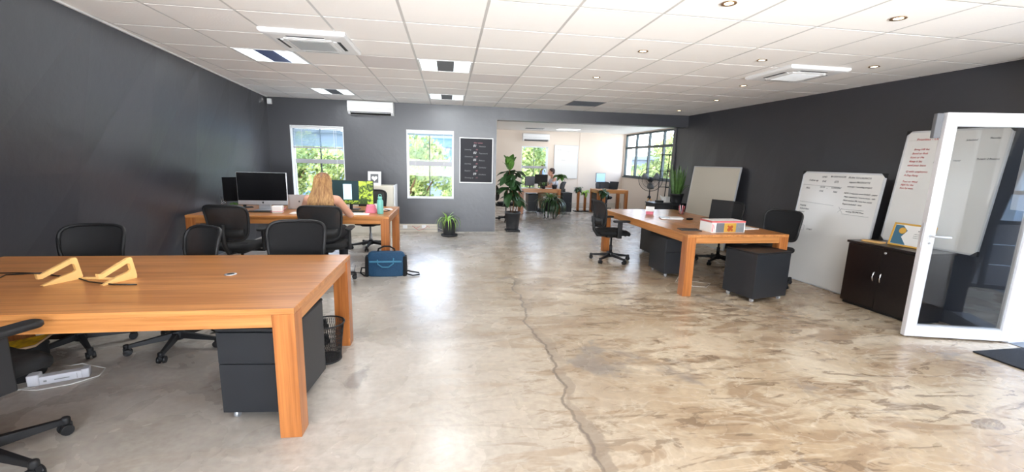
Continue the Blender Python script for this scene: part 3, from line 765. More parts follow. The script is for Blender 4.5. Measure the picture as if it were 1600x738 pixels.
# ------------------------------------------------------------------ pedestals
def pedestal(cx, cy, rz, label, w=0.38, d_=0.52, h=0.56, drawers=True):
    r = empty('pedestal_cabinet', (cx, cy, 0), rz, label, 'cabinet', 'black mobile pedestals')
    MB().box(-w / 2, w / 2, -d_ / 2 + 0.018, d_ / 2, 0.05, h - 0.022).build('body', 'pedestal', r, bevel=0.003)
    MB().box(-w / 2 - 0.003, w / 2 + 0.003, -d_ / 2 - 0.004, d_ / 2 + 0.003, h - 0.02, h).build('top_panel', 'black', r, bevel=0.006)
    zs = [(0.055, 0.345), (0.35, h - 0.028)] if drawers else []
    for a, b_ in zs: dr_ = MB().box(-w / 2 + 0.002, w / 2 - 0.002, -d_ / 2, -d_ / 2 + 0.016, a, b_).build('drawer', 'pedestal', r, bevel=0.002)
    if drawers: MB().lathe([(0.011, 0), (0.011, 0.008), (0.008, 0.01)], n=14, mx=Matrix.Translation((w / 2 - 0.03, -d_ / 2, 0.30)) @ Matrix.Rotation(PI / 2, 4, 'X')).build('lock', 'chrome', r)
    for sx_ in (-1, 1):
        for sy_ in (-1, 1):
            x, y = sx_ * (w / 2 - 0.05), sy_ * (d_ / 2 - 0.05)
            MB().tube([(x - 0.012, y, 0.022), (x + 0.012, y, 0.022)], 0.022, 14).box(x - 0.015, x + 0.015, y - 0.012, y + 0.012, 0.03, 0.052).build('caster', 'silver', r)
    return r
pedestal(-1.055, 2.63, -0.08, 'black two-drawer pedestal under the right end of the front desk')
pedestal(3.05, 5.40, 0.0, 'black two-drawer pedestal under the near half of the right desk', 0.36, 0.46)
pedestal(3.50, 6.62, 0.0, 'black pedestal under the far half of the right desk', 0.40, 0.45)
pedestal(3.555, 4.335, 0.21 + PI, 'black pedestal with light castors at the near end of the right desk', 0.52, 0.42, 0.575)
o = pedestal(2.46, 12.5, 0, 'dark pedestal under the left end of the man\'s desk', 0.3, 0.45)
o = pedestal(3.45, 12.35, 0, 'dark pedestal standing right of the man\'s desk', 0.3, 0.45, 0.62)
o = pedestal(4.56, 12.45, 0, 'dark pedestal under the back room corner desk', 0.36, 0.45, 0.6)

# ------------------------------------------------------------------ cupboard and boards on the right
cb = empty('cupboard', (4.71, 3.74, 0), PI / 2 + 0.06 + PI, 'low espresso-brown two-door cupboard with arched silver handles beside the open door', 'cupboard')
# local x runs along its front (towards the camera's right), front faces -y
MB().box(-0.37, 0.37, -0.185, 0.19, 0.03, 0.70).build('carcass', 'cab', cb, bevel=0.002)
MB().box(-0.385, 0.385, -0.215, 0.20, 0.70, 0.725).build('cabinet_top', 'cab', cb, bevel=0.003)
MB().box(-0.36, 0.36, -0.17, 0.18, 0, 0.03).build('plinth', 'black', cb)
for s in (-1, 1):
    dd = MB().box(min(0.002 * s, 0.369 * s), max(0.002 * s, 0.369 * s), -0.203, -0.187, 0.035, 0.695).build('door', 'cab', cb, bevel=0.002)
    hp = [(s * 0.035, -0.203, 0.33), (s * 0.036, -0.225, 0.345), (s * 0.038, -0.235, 0.385), (s * 0.036, -0.225, 0.425), (s * 0.035, -0.203, 0.44)]
    MB().tube(hp, 0.0065, 10).build('handle', 'chrome', dd)
    if s > 0: MB().lathe([(0.012, 0), (0.012, 0.005), (0.006, 0.006)], n=14, mx=Matrix.Translation((0.03, -0.203, 0.655)) @ Matrix.Rotation(PI / 2, 4, 'X')).build('lock', 'silver', dd)

def board(name, bl, br, tl, label, m, th=0.022, frame='alu', cap=0.03, cat='whiteboard', corners='black'):
    bl, br, tl = Vector(bl), Vector(br), Vector(tl); u_ = (br - bl); W_ = u_.length; u_ = u_.normalized(); v_ = tl - bl
    v_ = v_ - u_ * v_.dot(u_); Hh = v_.length; v_ = v_.normalized(); n_ = v_.cross(u_)   # away from the viewer
    mx = Matrix(((u_.x, n_.x, v_.x, bl.x), (u_.y, n_.y, v_.y, bl.y), (u_.z, n_.z, v_.z, bl.z), (0, 0, 0, 1)))
    r = empty(name, mx=mx); tag(r, label, cat); f_ = 0.018
    MB().box(f_, W_ - f_, 0.0, th - 0.006, f_, Hh - f_).build('writing_panel', m, r)
    MB().box(0, f_, -0.004, th, 0, Hh).box(W_ - f_, W_, -0.004, th, 0, Hh).box(f_, W_ - f_, -0.004, th, 0, f_).box(f_, W_ - f_, -0.004, th, Hh - f_, Hh).build('frame', frame, r, bevel=0.002)
    if corners:
        for x in (0, W_):
            for z in (0, Hh):
                sx_ = 1 if x == 0 else -1; sz_ = 1 if z == 0 else -1; q = 0.004; p_ = [(x - sx_ * q, z - sz_ * q), (x + sx_ * cap * 1.6, z - sz_ * q), (x - sx_ * q, z + sz_ * cap * 1.6)]
                if sx_ * sz_ < 0: p_ = p_[::-1]
                c_ = MB(); c_.add([(a, -0.009, b_) for a, b_ in p_] + [(a, th + 0.004, b_) for a, b_ in p_], [(0, 1, 2), (5, 4, 3), (0, 3, 4, 1), (1, 4, 5, 2), (2, 5, 3, 0)])
                c_.build('corner_cap', corners, r)
    return r, W_, Hh
def write(r, W_, H_, rows, m, name='lettering', depth=-0.0015, k=0.62):
    mb = MB()
    for u_, v_, size, s in rows: text_into(mb, s, size * k, Matrix.Translation((u_ * W_, depth, (1 - v_) * H_)) @ TXT, shear=0.25)
    return mb.build(name, m, r)
def rules(r, W_, H_, segs, m, w=0.003, name='ruled_line'):
    mb = MB()
    for u0, v0, u1, v1 in segs: mb.tube([(u0 * W_, -0.001, (1 - v0) * H_), (u1 * W_, -0.001, (1 - v1) * H_)], w / 2, 4)
    return mb.build(name, m, r)
# mid board standing on the floor
r, W_, H_ = board('whiteboard', (4.68, 5.22, 0.0), (4.74, 4.15, 0.0), (4.83, 5.24, 1.47), 'whiteboard standing on the floor left of the brown cupboard, black writing across its top', 'board')
write(r, W_, H_, [(0.10, 0.085, 0.055, 'Follow up'), (0.27, 0.05, 0.045, 'LEAD'), (0.28, 0.09, 0.05, 'THE'), (0.38, 0.045, 0.05, 'IN 2RM ROOM'), (0.44, 0.088, 0.055, '(27)'),
    (0.60, 0.048, 0.052, 'PLAN TO LAUNCH'), (0.62, 0.085, 0.05, 'report PRODUCTS'), (0.61, 0.12, 0.046, 'concept / meeting project'),
    (0.08, 0.155, 0.05, 'SELL'), (0.27, 0.14, 0.045, 'GATE'), (0.27, 0.175, 0.045, 'ONE'), (0.36, 0.15, 0.045, '\u2022'), (0.42, 0.14, 0.045, 'CONTENT'), (0.45, 0.175, 0.045, 'THU'),
    (0.59, 0.175, 0.042, 'NEW 3 requests www.RULES - paper'), (0.60, 0.205, 0.042, 'Main customers / interactions - sale'), (0.60, 0.235, 0.042, 'Next session PR / new bus event'), (0.60, 0.265, 0.042, 'Report included - view'),
    (0.66, 0.325, 0.042, 'writing PROMOTion'), (0.05, 0.315, 0.042, 'Property'), (0.06, 0.345, 0.042, 'look at dates'), (0.05, 0.375, 0.042, 'launch it'),
    (0.06, 0.525, 0.042, 'TODAY'), (0.22, 0.525, 0.045, 'START')], 'ink')
rules(r, W_, H_, [(0.03, 0.12, 0.52, 0.125), (0.03, 0.275, 0.50, 0.285), (0.60, 0.305, 0.86, 0.30), (0.62, 0.345, 0.93, 0.345), (0.03, 0.49, 0.18, 0.49), (0.03, 0.535, 0.18, 0.535), (0.03, 0.49, 0.03, 0.535), (0.18, 0.49, 0.18, 0.535), (0.57, 0.29, 0.62, 0.335), (0.57, 0.335, 0.61, 0.30)], 'ink_grey')
# board standing on the cupboard, running on behind the door glass
r, W_, H_ = board('whiteboard', (4.90, 4.11, 0.727), (4.93, 3.22, 0.727), (5.02, 4.14, 1.935), 'whiteboard standing on the cupboard behind the glass door, red list down its left', 'board')
write(r, W_, H_, [(0.12, 0.085, 0.058, 'Priorities - October'), (0.12, 0.17, 0.046, 'Bring HR list'), (0.11, 0.205, 0.046, 'Bond or Rob'), (0.10, 0.24, 0.046, 'Kent or Me'), (0.10, 0.275, 0.046, 'Keep it list'),
    (0.09, 0.31, 0.046, 'send your Intro'), (0.09, 0.365, 0.046, 'Q with employees'), (0.08, 0.40, 0.046, 'A Day Party'), (0.08, 0.455, 0.044, 'Tues or Wed'), (0.07, 0.485, 0.044, 'Alph for list'), (0.07, 0.515, 0.044, 'Bon by mon')], 'ink_red')
write(r, W_, H_, [(0.36, 0.115, 0.036, 'Weekend?'), (0.62, 0.10, 0.036, 'Scheduled'), (0.82, 0.09, 0.036, 'Thursday'), (0.36, 0.28, 0.034, 'Mon'), (0.55, 0.265, 0.034, 'Closed'), (0.76, 0.25, 0.036, 'A paper 2 Business')], 'ink')
# far board leaning by the plant
board('whiteboard', (4.80, 8.14, 0.0), (4.90, 6.84, 0.0), (4.98, 8.16, 1.50), 'large blank cream-tinged whiteboard leaning by the snake plant', 'board_cream', corners=None)
# back room wall board
r, W_, H_ = board('whiteboard', (3.46, 13.965, 0.97), (4.28, 13.965, 0.97), (3.46, 13.965, 2.07), 'whiteboard hung on the back room end wall beside its window', 'board', corners=None)
write(r, W_, H_, [(0.12, 0.16, 0.06, 'next steps'), (0.5, 0.2, 0.06, 'orders in'), (0.3, 0.45, 0.05, 'week plan')], 'ink_grey')
# poster on the dark wall
r, W_, H_ = board('poster', (0.205, 8.865, 1.03), (0.895, 8.865, 1.03), (0.205, 8.865, 1.952), 'dark numbered poster in a white frame beside the opening', mat('poster_black', srgb(44, 44, 49), 0.8), frame='white', corners=None, cat='poster', th=0.014)
nums = ['01', '03', '05', '07', '09']
write(r, W_, H_, [(0.40, 0.20 + 0.155 * i, 0.075, n_) for i, n_ in enumerate(nums)], 'ink_white', k=0.9)
write(r, W_, H_, [(0.57, 0.20 + 0.155 * i, 0.055, s_) for i, s_ in enumerate(['Honesty', 'Teamwork', 'Balance', 'Curiosity', 'Kindness'])] + [(0.15, 0.275 + 0.155 * i, 0.05, s_) for i, s_ in enumerate(['Listening', 'Ownership', 'Learning', 'Respect', 'Growing up'])], 'ink_grey', k=0.75)
write(r, W_, H_, [(0.42, 0.125, 0.055, 'Our values')] + [(0.48, 0.275 + 0.155 * i, 0.055, n_) for i, n_ in enumerate(['02', '04', '06', '08', '10'])], 'ink_pink', k=0.75)
# certificate, slab and stone on the cupboard
r, W_, H_ = board('certificate', (4.68, 3.84, 0.727), (4.72, 3.47, 0.727), (4.74, 3.85, 0.965), 'gold-framed certificate leaning on the cupboard top', 'paper', frame='gold', corners=None, cat='certificate', th=0.016)
mb = MB(); mb.add([(0.02, -0.001, 0.02), (0.16, -0.001, 0.02), (0.10, -0.001, 0.10), (0.14, -0.001, 0.17), (0.09, -0.001, 0.22), (0.02, -0.001, 0.22)], [(0, 1, 2, 3, 4, 5)]); mb.build('teal_print', 'teal_dark', r)
mb = MB().lathe([(0.035, 0), (0.03, 0.002)], n=20, mx=Matrix.Translation((0.095, -0.001, 0.165)) @ Matrix.Rotation(PI / 2, 4, 'X')); mb.build('gold_seal', 'gold', r)
write(r, W_, H_, [(0.62, 0.30, 0.03, 'Wish'), (0.55, 0.42, 0.012, 'certificate awarded to'), (0.55, 0.50, 0.012, 'the team for the year'), (0.55, 0.58, 0.012, 'with thanks and regards')], 'ink')
tag(MB().rbox(-0.05, 0.05, -0.10, 0.10, 0, 0.014, 0.02, 0.003, mx=T(4.63, 3.95, 0.7255, 0.25)).build('wooden_slab', 'ply'), 'small pale wooden slab lying at the left of the certificate', 'wooden slab')
tag(MB().ell((4.60, 3.40, 0.752), (0.035, 0.045, 0.026)).build('stone', 'stone'), 'small dark stone on the cupboard right of the certificate', 'stone')
# door mat
mt = MB(); mt.rbox(-0.30, 0.30, -0.47, 0.47, 0.0, 0.012, 0.01, 0.003, mx=T(4.72, 2.30, 0.001, 0.03))
tag(mt.build('door_mat', 'mat_rubber'), 'black door mat on the floor in front of the open door', 'mat')

# ------------------------------------------------------------------ ceiling fittings
GL = 'ceiling troffer lights'
for (i, j, lab, spine) in ((-4, 3, 'square ceiling light with a painted blue reflection on its centre strip left of the nearer air conditioner', 'troffer_reflection'), (-1, 3, 'square ceiling light with a grey strip, nearest one in line with the poster window', 'vent_grey'),
                    (-4, 7, 'square ceiling light with a grey strip close to the left window wall', 'vent_grey'), (-1, 7, 'square ceiling light with a grey strip right of the wall unit', 'vent_grey')):
    r = empty('ceiling_light', (X0 + S * (i + .5), YT + S * (j + .5), CZ), 0, lab, 'ceiling light', GL)
    MB().box(-0.304, 0.304, -0.304, 0.304, 0.012, 0.028).build('housing', 'white', r)
    MB().box(-0.304, -0.285, -0.304, 0.304, -0.003, 0.012).box(0.285, 0.304, -0.304, 0.304, -0.003, 0.012).box(-0.285, 0.285, -0.304, -0.285, -0.003, 0.012).box(-0.285, 0.285, 0.285, 0.304, -0.003, 0.012).build('frame', 'white', r)
    for s in (-1, 1): MB().box(s * 0.19 - 0.092, s * 0.19 + 0.092, -0.283, 0.283, 0.004, 0.011).build('diffuser', 'lamp_white', r)
    MB().box(-0.097, 0.097, -0.283, 0.283, 0.0, 0.012).build('centre_strip', spine, r)
    ll = light('troffer_lamp', 'AREA', (X0 + S * (i + .5), YT + S * (j + .5), CZ - 0.012), (0, 0, -1), 16, (0.92, 0.97, 1.0), 0.56, 0.56)
r = empty('air_vent', (X0 + S * 3.5, YT + S * 7.5, CZ), 0, 'grey louvred vent in the ceiling near the opening', 'vent')
MB().box(-0.304, 0.304, -0.304, 0.304, 0.016, 0.03).build('backing', 'black', r)
sl = MB()
for k in range(19): y = -0.28 + k * 0.031; sl.hexa([(-0.29, y, 0.0), (0.29, y, 0.0), (0.29, y + 0.012, 0.014), (-0.29, y + 0.012, 0.014), (-0.29, y + 0.003, 0.0), (0.29, y + 0.003, 0.0), (0.29, y + 0.015, 0.014), (-0.29, y + 0.015, 0.014)])
sl.build('slats', 'vent_grey', r)['kind'] = 'stuff'
MB().box(-0.304, -0.29, -0.304, 0.304, -0.003, 0.012).box(0.29, 0.304, -0.304, 0.304, -0.003, 0.012).box(-0.29, 0.29, -0.304, -0.29, -0.003, 0.012).box(-0.29, 0.29, 0.29, 0.304, -0.003, 0.012).build('frame', 'vent_grey', r)
def cassette(x, y, label, mgr):
    r = empty('ceiling_air_conditioner', (x, y, CZ), 0, label, 'air conditioner'); a = 0.36
    bd = MB()
    def sq(h, z): return [(-h, -h, z), (h, -h, z), (h, h, z), (-h, h, z)]
    bd.rings([sq(a, 0.0), sq(a, -0.022), sq(a - 0.015, -0.035), sq(a - 0.06, -0.040)], True, False); bd.build('fascia', 'white', r, bevel=0.004)
    MB().rings([sq(0.205, -0.037), sq(0.205, -0.046), sq(0.19, -0.05)], True, False).build('grille_frame', 'white', r, bevel=0.003)
    gr = MB()
    for k in range(22): q = -0.165 + k * 0.0155; gr.box(-0.172, 0.172, q, q + 0.007, -0.054, -0.050)
    gr.build('grille', mgr, r)['kind'] = 'stuff'
    for k in range(4):
        mx = Matrix.Rotation(k * PI / 2, 4, 'Z')
        sl_ = MB().box(-0.16, 0.16, -0.275, -0.245, -0.0418, -0.039, mx=mx).build('air_slot', 'black', r)
        MB().box(-0.165, 0.165, -0.243, -0.215, -0.046, -0.041, mx=mx).build('flap', 'white', r)
    return r
cassette(-1.27, 4.50, 'square ceiling air conditioner on the left, grey centre grille', 'grille')
cassette(3.90, 4.55, 'square ceiling air conditioner on the right among the downlights', 'white')
DL = [(1.84, 2.80, 'top edge of the picture, left one'), (3.16, 2.80, 'top edge of the picture, right one'), (1.84, 4.08, 'second from the camera in the left row'), (3.13, 4.11, 'just left of the right air conditioner'),
      (4.39, 4.06, 'right of the right air conditioner'), (1.84, 5.40, 'third from the camera in the left row'), (3.88, 5.39, 'just beyond the right air conditioner'), (4.34, 6.66, 'second last towards the corner'), (4.50, 8.10, 'farthest, at the far right corner')]
for x, y, s_ in DL:
    r = empty('downlight', (x, y, CZ), 0, 'small round warm ceiling downlight, ' + s_, 'downlight', 'warm ceiling downlights')
    MB().lathe([(0.030, -0.001), (0.047, -0.004), (0.050, -0.008), (0.045, -0.010), (0.034, -0.006)], n=24).build('ring', 'brass', r)
    MB().lathe([(0.031, -0.0015), (0.030, -0.0065), (0.01, -0.007)], n=20).build('bulb', 'lamp_warm', r)
def split_ac(x0, x1, y, z0, z1, label):
    r = empty('wall_air_conditioner', ((x0 + x1) / 2, y, z0), 0, label, 'air conditioner'); w = (x1 - x0) / 2; h = z1 - z0
    b_ = MB(); prof = [(0, 0), (-0.12, 0.0), (-0.19, 0.05), (-0.205, 0.12), (-0.205, h - 0.02), (-0.19, h), (0, h)]
    b_.rings([[(x, p, q) for p, q in prof] for x in (-w, w)], True, False); b_.build('casing', 'white', r, bevel=0.008)
    MB().hexa([(-w + 0.05, -0.125, -0.003), (w - 0.05, -0.125, -0.003), (w - 0.05, -0.183, 0.042), (-w + 0.05, -0.183, 0.042), (-w + 0.05, -0.135, 0.002), (w - 0.05, -0.135, 0.002), (w - 0.05, -0.196, 0.046), (-w + 0.05, -0.196, 0.046)]).build('outlet', 'black', r)
    MB().box(-w + 0.01, w - 0.01, -0.2065, -0.205, 0.115, 0.118).build('panel_seam', 'grille', r)
    MB().box(-w + 0.06, w - 0.06, -0.205, -0.17, 0.028, 0.034).build('louvre', 'white', r)
split_ac(-1.92, -1.07, YB, 2.31, 2.555, 'white wall air conditioner above and between the two windows')
split_ac(2.36, 3.24, YF, 2.17, 2.40, 'white wall air conditioner above the back room window')
tag(MB().box(-3.38, -3.31, 8.80, 8.87, 2.44, 2.54).build('alarm_sensor', 'white', bevel=0.008), 'tiny white motion sensor at the top of the left corner', 'sensor')
# power trunking along the far wall
tr = MB(); tr.box(-3.4, -0.24, YB - 0.055, YB, 0.0, 0.165)
tk = st(tr.build('baseboard_back', 'trunking', bevel=0.006))
MB().box(-3.4, -0.245, YB - 0.058, YB - 0.055, 0.055, 0.06).box(-3.4, -0.245, YB - 0.058, YB - 0.055, 0.11, 0.115).build('trunking_seam', 'grille', tk)
for x in (-0.52, -0.9):
    MB().box(x - 0.045, x + 0.045, YB - 0.066, YB - 0.055, 0.075, 0.145).build('socket', 'white', tk, bevel=0.003)
tag(MB().box(-0.56, -0.48, YB - 0.115, YB - 0.068, 0.085, 0.15).build('plug_adapter', 'white', bevel=0.006), 'white plug adapter in the floor trunking left of the small plant', 'plug')
tag(MB().tube([(-0.60, 8.79, 0.12), (-0.68, 8.76, 0.09), (-0.75, 8.76, 0.14), (-0.62, 8.75, 0.04), (-0.50, 8.75, 0.09), (-0.44, 8.76, 0.14), (-0.40, 8.75, 0.10)], 0.004, 6).build('cable', 'red'), 'thin red and dark cable looped at the trunking plug', 'cable')
tag(MB().tube([(-0.24, 8.82, 0.09), (-0.12, 8.74, 0.05), (0.0, 8.70, 0.006), (0.4, 8.80, 0.006), (0.9, 8.82, 0.006), (1.02, 8.84, 0.01)], 0.004, 6).build('cable', 'cable_white'), 'pale cable running from the trunking behind the small plant', 'cable')
# cream cupboard under/behind the second desk and the picture on it
r = empty('storage_cupboard', (-1.52, 8.58, 0), 0, 'cream storage cupboard against the wall between the windows', 'cupboard')
MB().box(-0.46, 0.46, -0.19, 0.22, 0.0, 0.97).build('carcass', 'cream_cab', r, bevel=0.003)
MB().box(0.462, 0.485, -0.21, 0.22, 0.0, 0.985).build('side_panel', 'white', r)
for s in (-1, 1): MB().box(min(0.004 * s, 0.455 * s), max(0.004 * s, 0.455 * s), -0.208, -0.192, 0.06, 0.95).build('door', 'cream_cab', r, bevel=0.002)
r, W_, H_ = board('picture_frame', (-1.545, 8.46, 0.972), (-1.30, 8.46, 0.972), (-1.545, 8.50, 1.235), 'small white-framed picture of a pale heart on grey, on the cream cupboard', 'vent_grey', frame='white', corners=None, cat='picture', th=0.02)
MB().box(0.018, 0.05, -0.002, 0.0, 0.018, H_ - 0.018).box(W_ - 0.05, W_ - 0.018, -0.002, 0.0, 0.018, H_ - 0.018).box(0.05, W_ - 0.05, -0.002, 0, 0.018, 0.05).box(0.05, W_ - 0.05, -0.002, 0, H_ - 0.05, H_ - 0.018).build('mount', 'white', r)
hp = [(0.055 * math.sin(a) ** 3, 0.0036 * (13 * math.cos(a) - 5 * math.cos(2 * a) - 2 * math.cos(3 * a) - math.cos(4 * a))) for a in [2 * PI * k / 28 for k in range(28)]]
mb = MB(); mb.add([(W_ / 2 + a, -0.002, H_ / 2 + b_) for a, b_ in hp], [list(range(28))]); mb.build('heart_print', 'paper', r)

# ------------------------------------------------------------------ plants
M['snake'] = mat('snake_leaf', srgb(78, 112, 52), 0.45, noise=(14, 0.5))
def blade(n=8, w=0.02, L=0.5, bend=0.3, fold=0.2):
    vs = []; fs = []
    for i in range(n + 1):
        t = i / n; ww = w * (math.sin(PI * min(1, 0.12 + 0.88 * t)) ** 0.6 if t < 1 else 0.02)
        a = bend * t * t; x = L * t * math.sin(a) if bend else 0; z = L * t * math.cos(a)
        vs += [(x, -ww, z + fold * ww), (x, 0, z), (x, ww, z + fold * ww)]
    for i in range(n):
        for k in (0, 1): q = i * 3 + k; fs.append((q, q + 1, q + 4, q + 3))
    return vs, fs
def broad_leaf(L=0.3, W=0.13, droop=0.5, n=8):
    vs = []; fs = []; K = 5
    for i in range(n + 1):
        t = i / n; ww = W * (math.sin(PI * t ** 0.8) ** 0.75) if 0 < t < 1 else 0.004
        ww = ww * (0.75 + 0.35 * t); x = L * t; z = -droop * L * t * t * 0.6
        for k in range(K):
            s = (k / (K - 1)) * 2 - 1; vs.append((x, s * ww, z + 0.25 * abs(s) * ww + 0.006 * math.sin(9 * t + 3 * s)))
    for i in range(n):
        for k in range(K - 1): q = i * K + k; fs.append((q, q + 1, q + K + 1, q + K))
    return vs, fs
def add_leaf(parent, shared, m, pos, az, pitch, scale=1.0, roll=0.0, name='leaf'):
    if shared[0] is None: shared[0] = MB().add(*shared[1], True).build(name, m, parent); o = shared[0]
    else: o = shared[0].copy(); C.objects.link(o); o.parent = parent
    o.matrix_local = Matrix.Translation(pos) @ Matrix.Rotation(az, 4, 'Z') @ Matrix.Rotation(-pitch, 4, 'Y') @ Matrix.Rotation(roll, 4, 'X') @ Matrix.Scale(scale, 4)
    return o
def pot(parent, rb, rt, h, m='pot', z=0.0, saucer=None):
    MB().lathe([(rb, z), (rb * 1.02, z + 0.01), (rt * 0.98, z + h - 0.04), (rt * 1.05, z + h - 0.04), (rt * 1.05, z + h), (rt * 0.93, z + h), (rt * 0.92, z + h - 0.05)], n=28).build('pot', m, parent)
    MB().lathe([(rt * 0.93, z + h - 0.055), (rt * 0.9, z + h - 0.035), (rt * 0.3, z + h - 0.03)], n=20).build('soil', 'soil', parent)
    if saucer: MB().lathe([(saucer, z), (saucer * 1.08, z + 0.035), (saucer * 1.0, z + 0.035), (saucer * 0.95, z + 0.012)], n=24).build('saucer', m, parent)
rnd = random.Random(5)
fg = empty('fiddle_leaf_fig', (1.36, 9.0, 0), 0, 'tall broad-leaved fig in a black pot at the opening\'s left edge', 'plant')
pot(fg, 0.125, 0.165, 0.42); MB().box(-0.15, 0.15, -0.15, 0.15, 0.0, 0.035).build('pot_stand', 'black', fg, bevel=0.01)
MB().tube([(0, 0, 0.38), (0.02, 0.01, 0.7), (-0.06, 0.0, 1.0), (-0.10, 0, 1.35)], [0.014, 0.012, 0.011, 0.008], 8).tube([(-0.03, 0, 0.38), (-0.09, 0.02, 0.65), (-0.14, 0, 0.95)], [0.011, 0.009, 0.006], 8).tube([(0.04, 0, 0.38), (0.10, -0.02, 0.6)], [0.010, 0.007], 8).build('stem', 'stem', fg)
sh = [None, broad_leaf(0.32, 0.115, 0.6)]; sh2 = [None, broad_leaf(0.32, 0.125, 0.2)]
for k in range(34):
    z = 0.72 + 0.62 * k / 34; az = k * 2.4 + rnd.uniform(-0.3, 0.3); pi_ = rnd.uniform(-0.9, 0.2)
    add_leaf(fg, sh, 'leaf_dark', (-0.09 * (z - 0.5) + 0.02 * math.cos(az), 0.02 * math.sin(az), z), az, pi_, rnd.uniform(0.85, 1.15), rnd.uniform(-0.4, 0.4))
for k in range(9):
    az = k * 2.4 + 1.0; add_leaf(fg, sh2, 'leaf_mid', (-0.09, 0, 1.30 + 0.012 * k), az, rnd.uniform(0.7, 1.35), rnd.uniform(0.7, 0.98), rnd.uniform(-0.5, 0.5))
for az, z in ((-0.6, 0.62), (0.6, 0.66), (-1.4, 0.68)): add_leaf(fg, sh, 'leaf_dark', (0.08, -0.02, z), az, -0.2, 0.8)
sn = empty('snake_plant', (4.86, 8.52, 0.705), 0, 'upright snake plant in a dark pot on the black cabinet', 'plant')
pot(sn, 0.105, 0.135, 0.20)
sh = [None, blade(8, 0.024, 0.62, 0.0, 0.6)]
for k in range(26):
    a = k * 2.4; rr = 0.10 * math.sqrt(k / 26)
    o = add_leaf(sn, sh, 'snake', (rr * math.cos(a), rr * math.sin(a), 0.14), a, 0, rnd.uniform(0.55, 1.12))
    o.matrix_local = Matrix.Translation((rr * math.cos(a), rr * math.sin(a), 0.14)) @ Matrix.Rotation(a, 4, 'Z') @ Matrix.Rotation(rr * 1.9 + rnd.uniform(-0.05, 0.05), 4, 'Y') @ Matrix.Rotation(rnd.uniform(0, 3), 4, 'Z') @ Matrix.Scale(rnd.uniform(0.6, 1.12), 4)
sh = [None, blade(8, 0.02, 0.45, 0.5, 0.3)]
for a in (0.2, 3.0, 5.5): add_leaf(sn, sh, 'leaf_mid', (0.05 * math.cos(a), 0.05 * math.sin(a), 0.15), a, -0.45, 0.9)
sd = empty('spider_plant', (0.0, 8.38, 0), 0, 'small arching spider plant in a dark pot below the poster', 'plant')
pot(sd, 0.115, 0.125, 0.31, saucer=0.155)
sh = [None, blade(9, 0.014, 0.38, 2.0, 0.3)]
for k in range(22):
    a = k * 2.4 + 0.2; add_leaf(sd, sh, 'leaf_light', (-0.03 + 0.03 * math.cos(a), 0.03 * math.sin(a), 0.27), a, -rnd.uniform(0.0, 0.4), rnd.uniform(0.45, 0.8))
sh = [None, blade(6, 0.012, 0.3, 0.4, 0.3)]
for a in (2.4, 0.4, 4.4): add_leaf(sd, sh, 'leaf_light', (-0.04, 0, 0.27), a, -0.25, 0.85)
# trailing plant on a stool before the man's desk
tp = empty('trailing_plant', (2.66, 11.05, 0), 0, 'bushy dark green trailing plant in front of the man\'s desk', 'plant')
MB().lathe([(0.10, 0.22), (0.13, 0.42), (0.14, 0.43), (0.12, 0.43)], n=20).build('pot', 'pot', tp)
MB().tube([(-0.13, 0, 0), (-0.11, 0, 0.30)], 0.012, 6).tube([(0.13, 0, 0), (0.11, 0, 0.30)], 0.012, 6).tube([(0, 0.13, 0), (0, 0.11, 0.30)], 0.012, 6).lathe([(0.13, 0.20), (0.13, 0.22)], n=16).build('plant_stand', 'black', tp)
sh = [None, blade(8, 0.020, 0.5, 2.2, 0.3)]; sh2 = [None, blade(8, 0.020, 0.42, 0.9, 0.3)]
for k in range(60): a = k * 2.4; add_leaf(tp, sh, 'leaf_dark', (0.06 + 0.05 * math.cos(a), 0.05 * math.sin(a) - 0.03, 0.40), a * 0.9, -rnd.uniform(0.1, 0.7), rnd.uniform(0.7, 1.0))
for k in range(30): a = k * 2.4; add_leaf(tp, sh2, 'leaf_mid', (0.04 * math.cos(a), 0.04 * math.sin(a), 0.42), a, -rnd.uniform(-0.1, 0.7), rnd.uniform(0.7, 1.05))
# arching leafy plant on the man's desk
ap = empty('desk_plant', (3.05, 12.12, 0.731), 0, 'leafy potted plant on the right end of the man\'s desk', 'plant')
pot(ap, 0.06, 0.08, 0.12)
MB().tube([(0, 0, 0.1), (0.05, 0, 0.3), (0.15, -0.02, 0.42)], 0.006, 6).build('stem', 'leaf_dark', ap)
sh = [None, broad_leaf(0.22, 0.07, 0.5)]
for k in range(16): a = rnd.uniform(-1.3, 1.3) if k < 11 else rnd.uniform(2, 4); add_leaf(ap, sh, 'leaf_mid', (0.08 + rnd.uniform(0, 0.16), rnd.uniform(-0.05, 0.05), rnd.uniform(0.32, 0.44)), a, rnd.uniform(-0.5, 0.25), rnd.uniform(0.8, 1.3))
bp_ = empty('desk_plant', (2.72, 12.10, 0.731), 0, 'small leafy plant on the man\'s desk before the screens', 'plant')
pot(bp_, 0.04, 0.055, 0.08)
sh = [None, blade(6, 0.015, 0.22, 1.0, 0.3)]
for k in range(18): a = k * 2.4; add_leaf(bp_, sh, 'leaf_mid', (0, 0, 0.06), a, -rnd.uniform(0.0, 0.6), rnd.uniform(0.7, 1.1))
def stand_plant(x, y, h, label, m1, tall):
    r = empty('plant_on_stand', (x, y, 0), 0, label, 'plant')
    MB().box(-0.035, 0.035, -0.035, 0.035, 0.02, h).build('post', 'wood_z', r); MB().box(-0.12, 0.12, -0.12, 0.12, 0, 0.025).build('foot', 'black', r)
    MB().lathe([(0.05, h), (0.075, h + 0.10), (0.065, h + 0.10)], n=16).build('pot', 'pot', r)
    s_ = [None, broad_leaf(0.15, 0.045, 0.8)]
    for k in range(18): a = k * 2.4; add_leaf(r, s_, m1, (0.02 * math.cos(a), 0.02 * math.sin(a), h + 0.08 + 0.003 * k), a, rnd.uniform(-0.9, 0.8), rnd.uniform(0.8, 1.4) * tall)
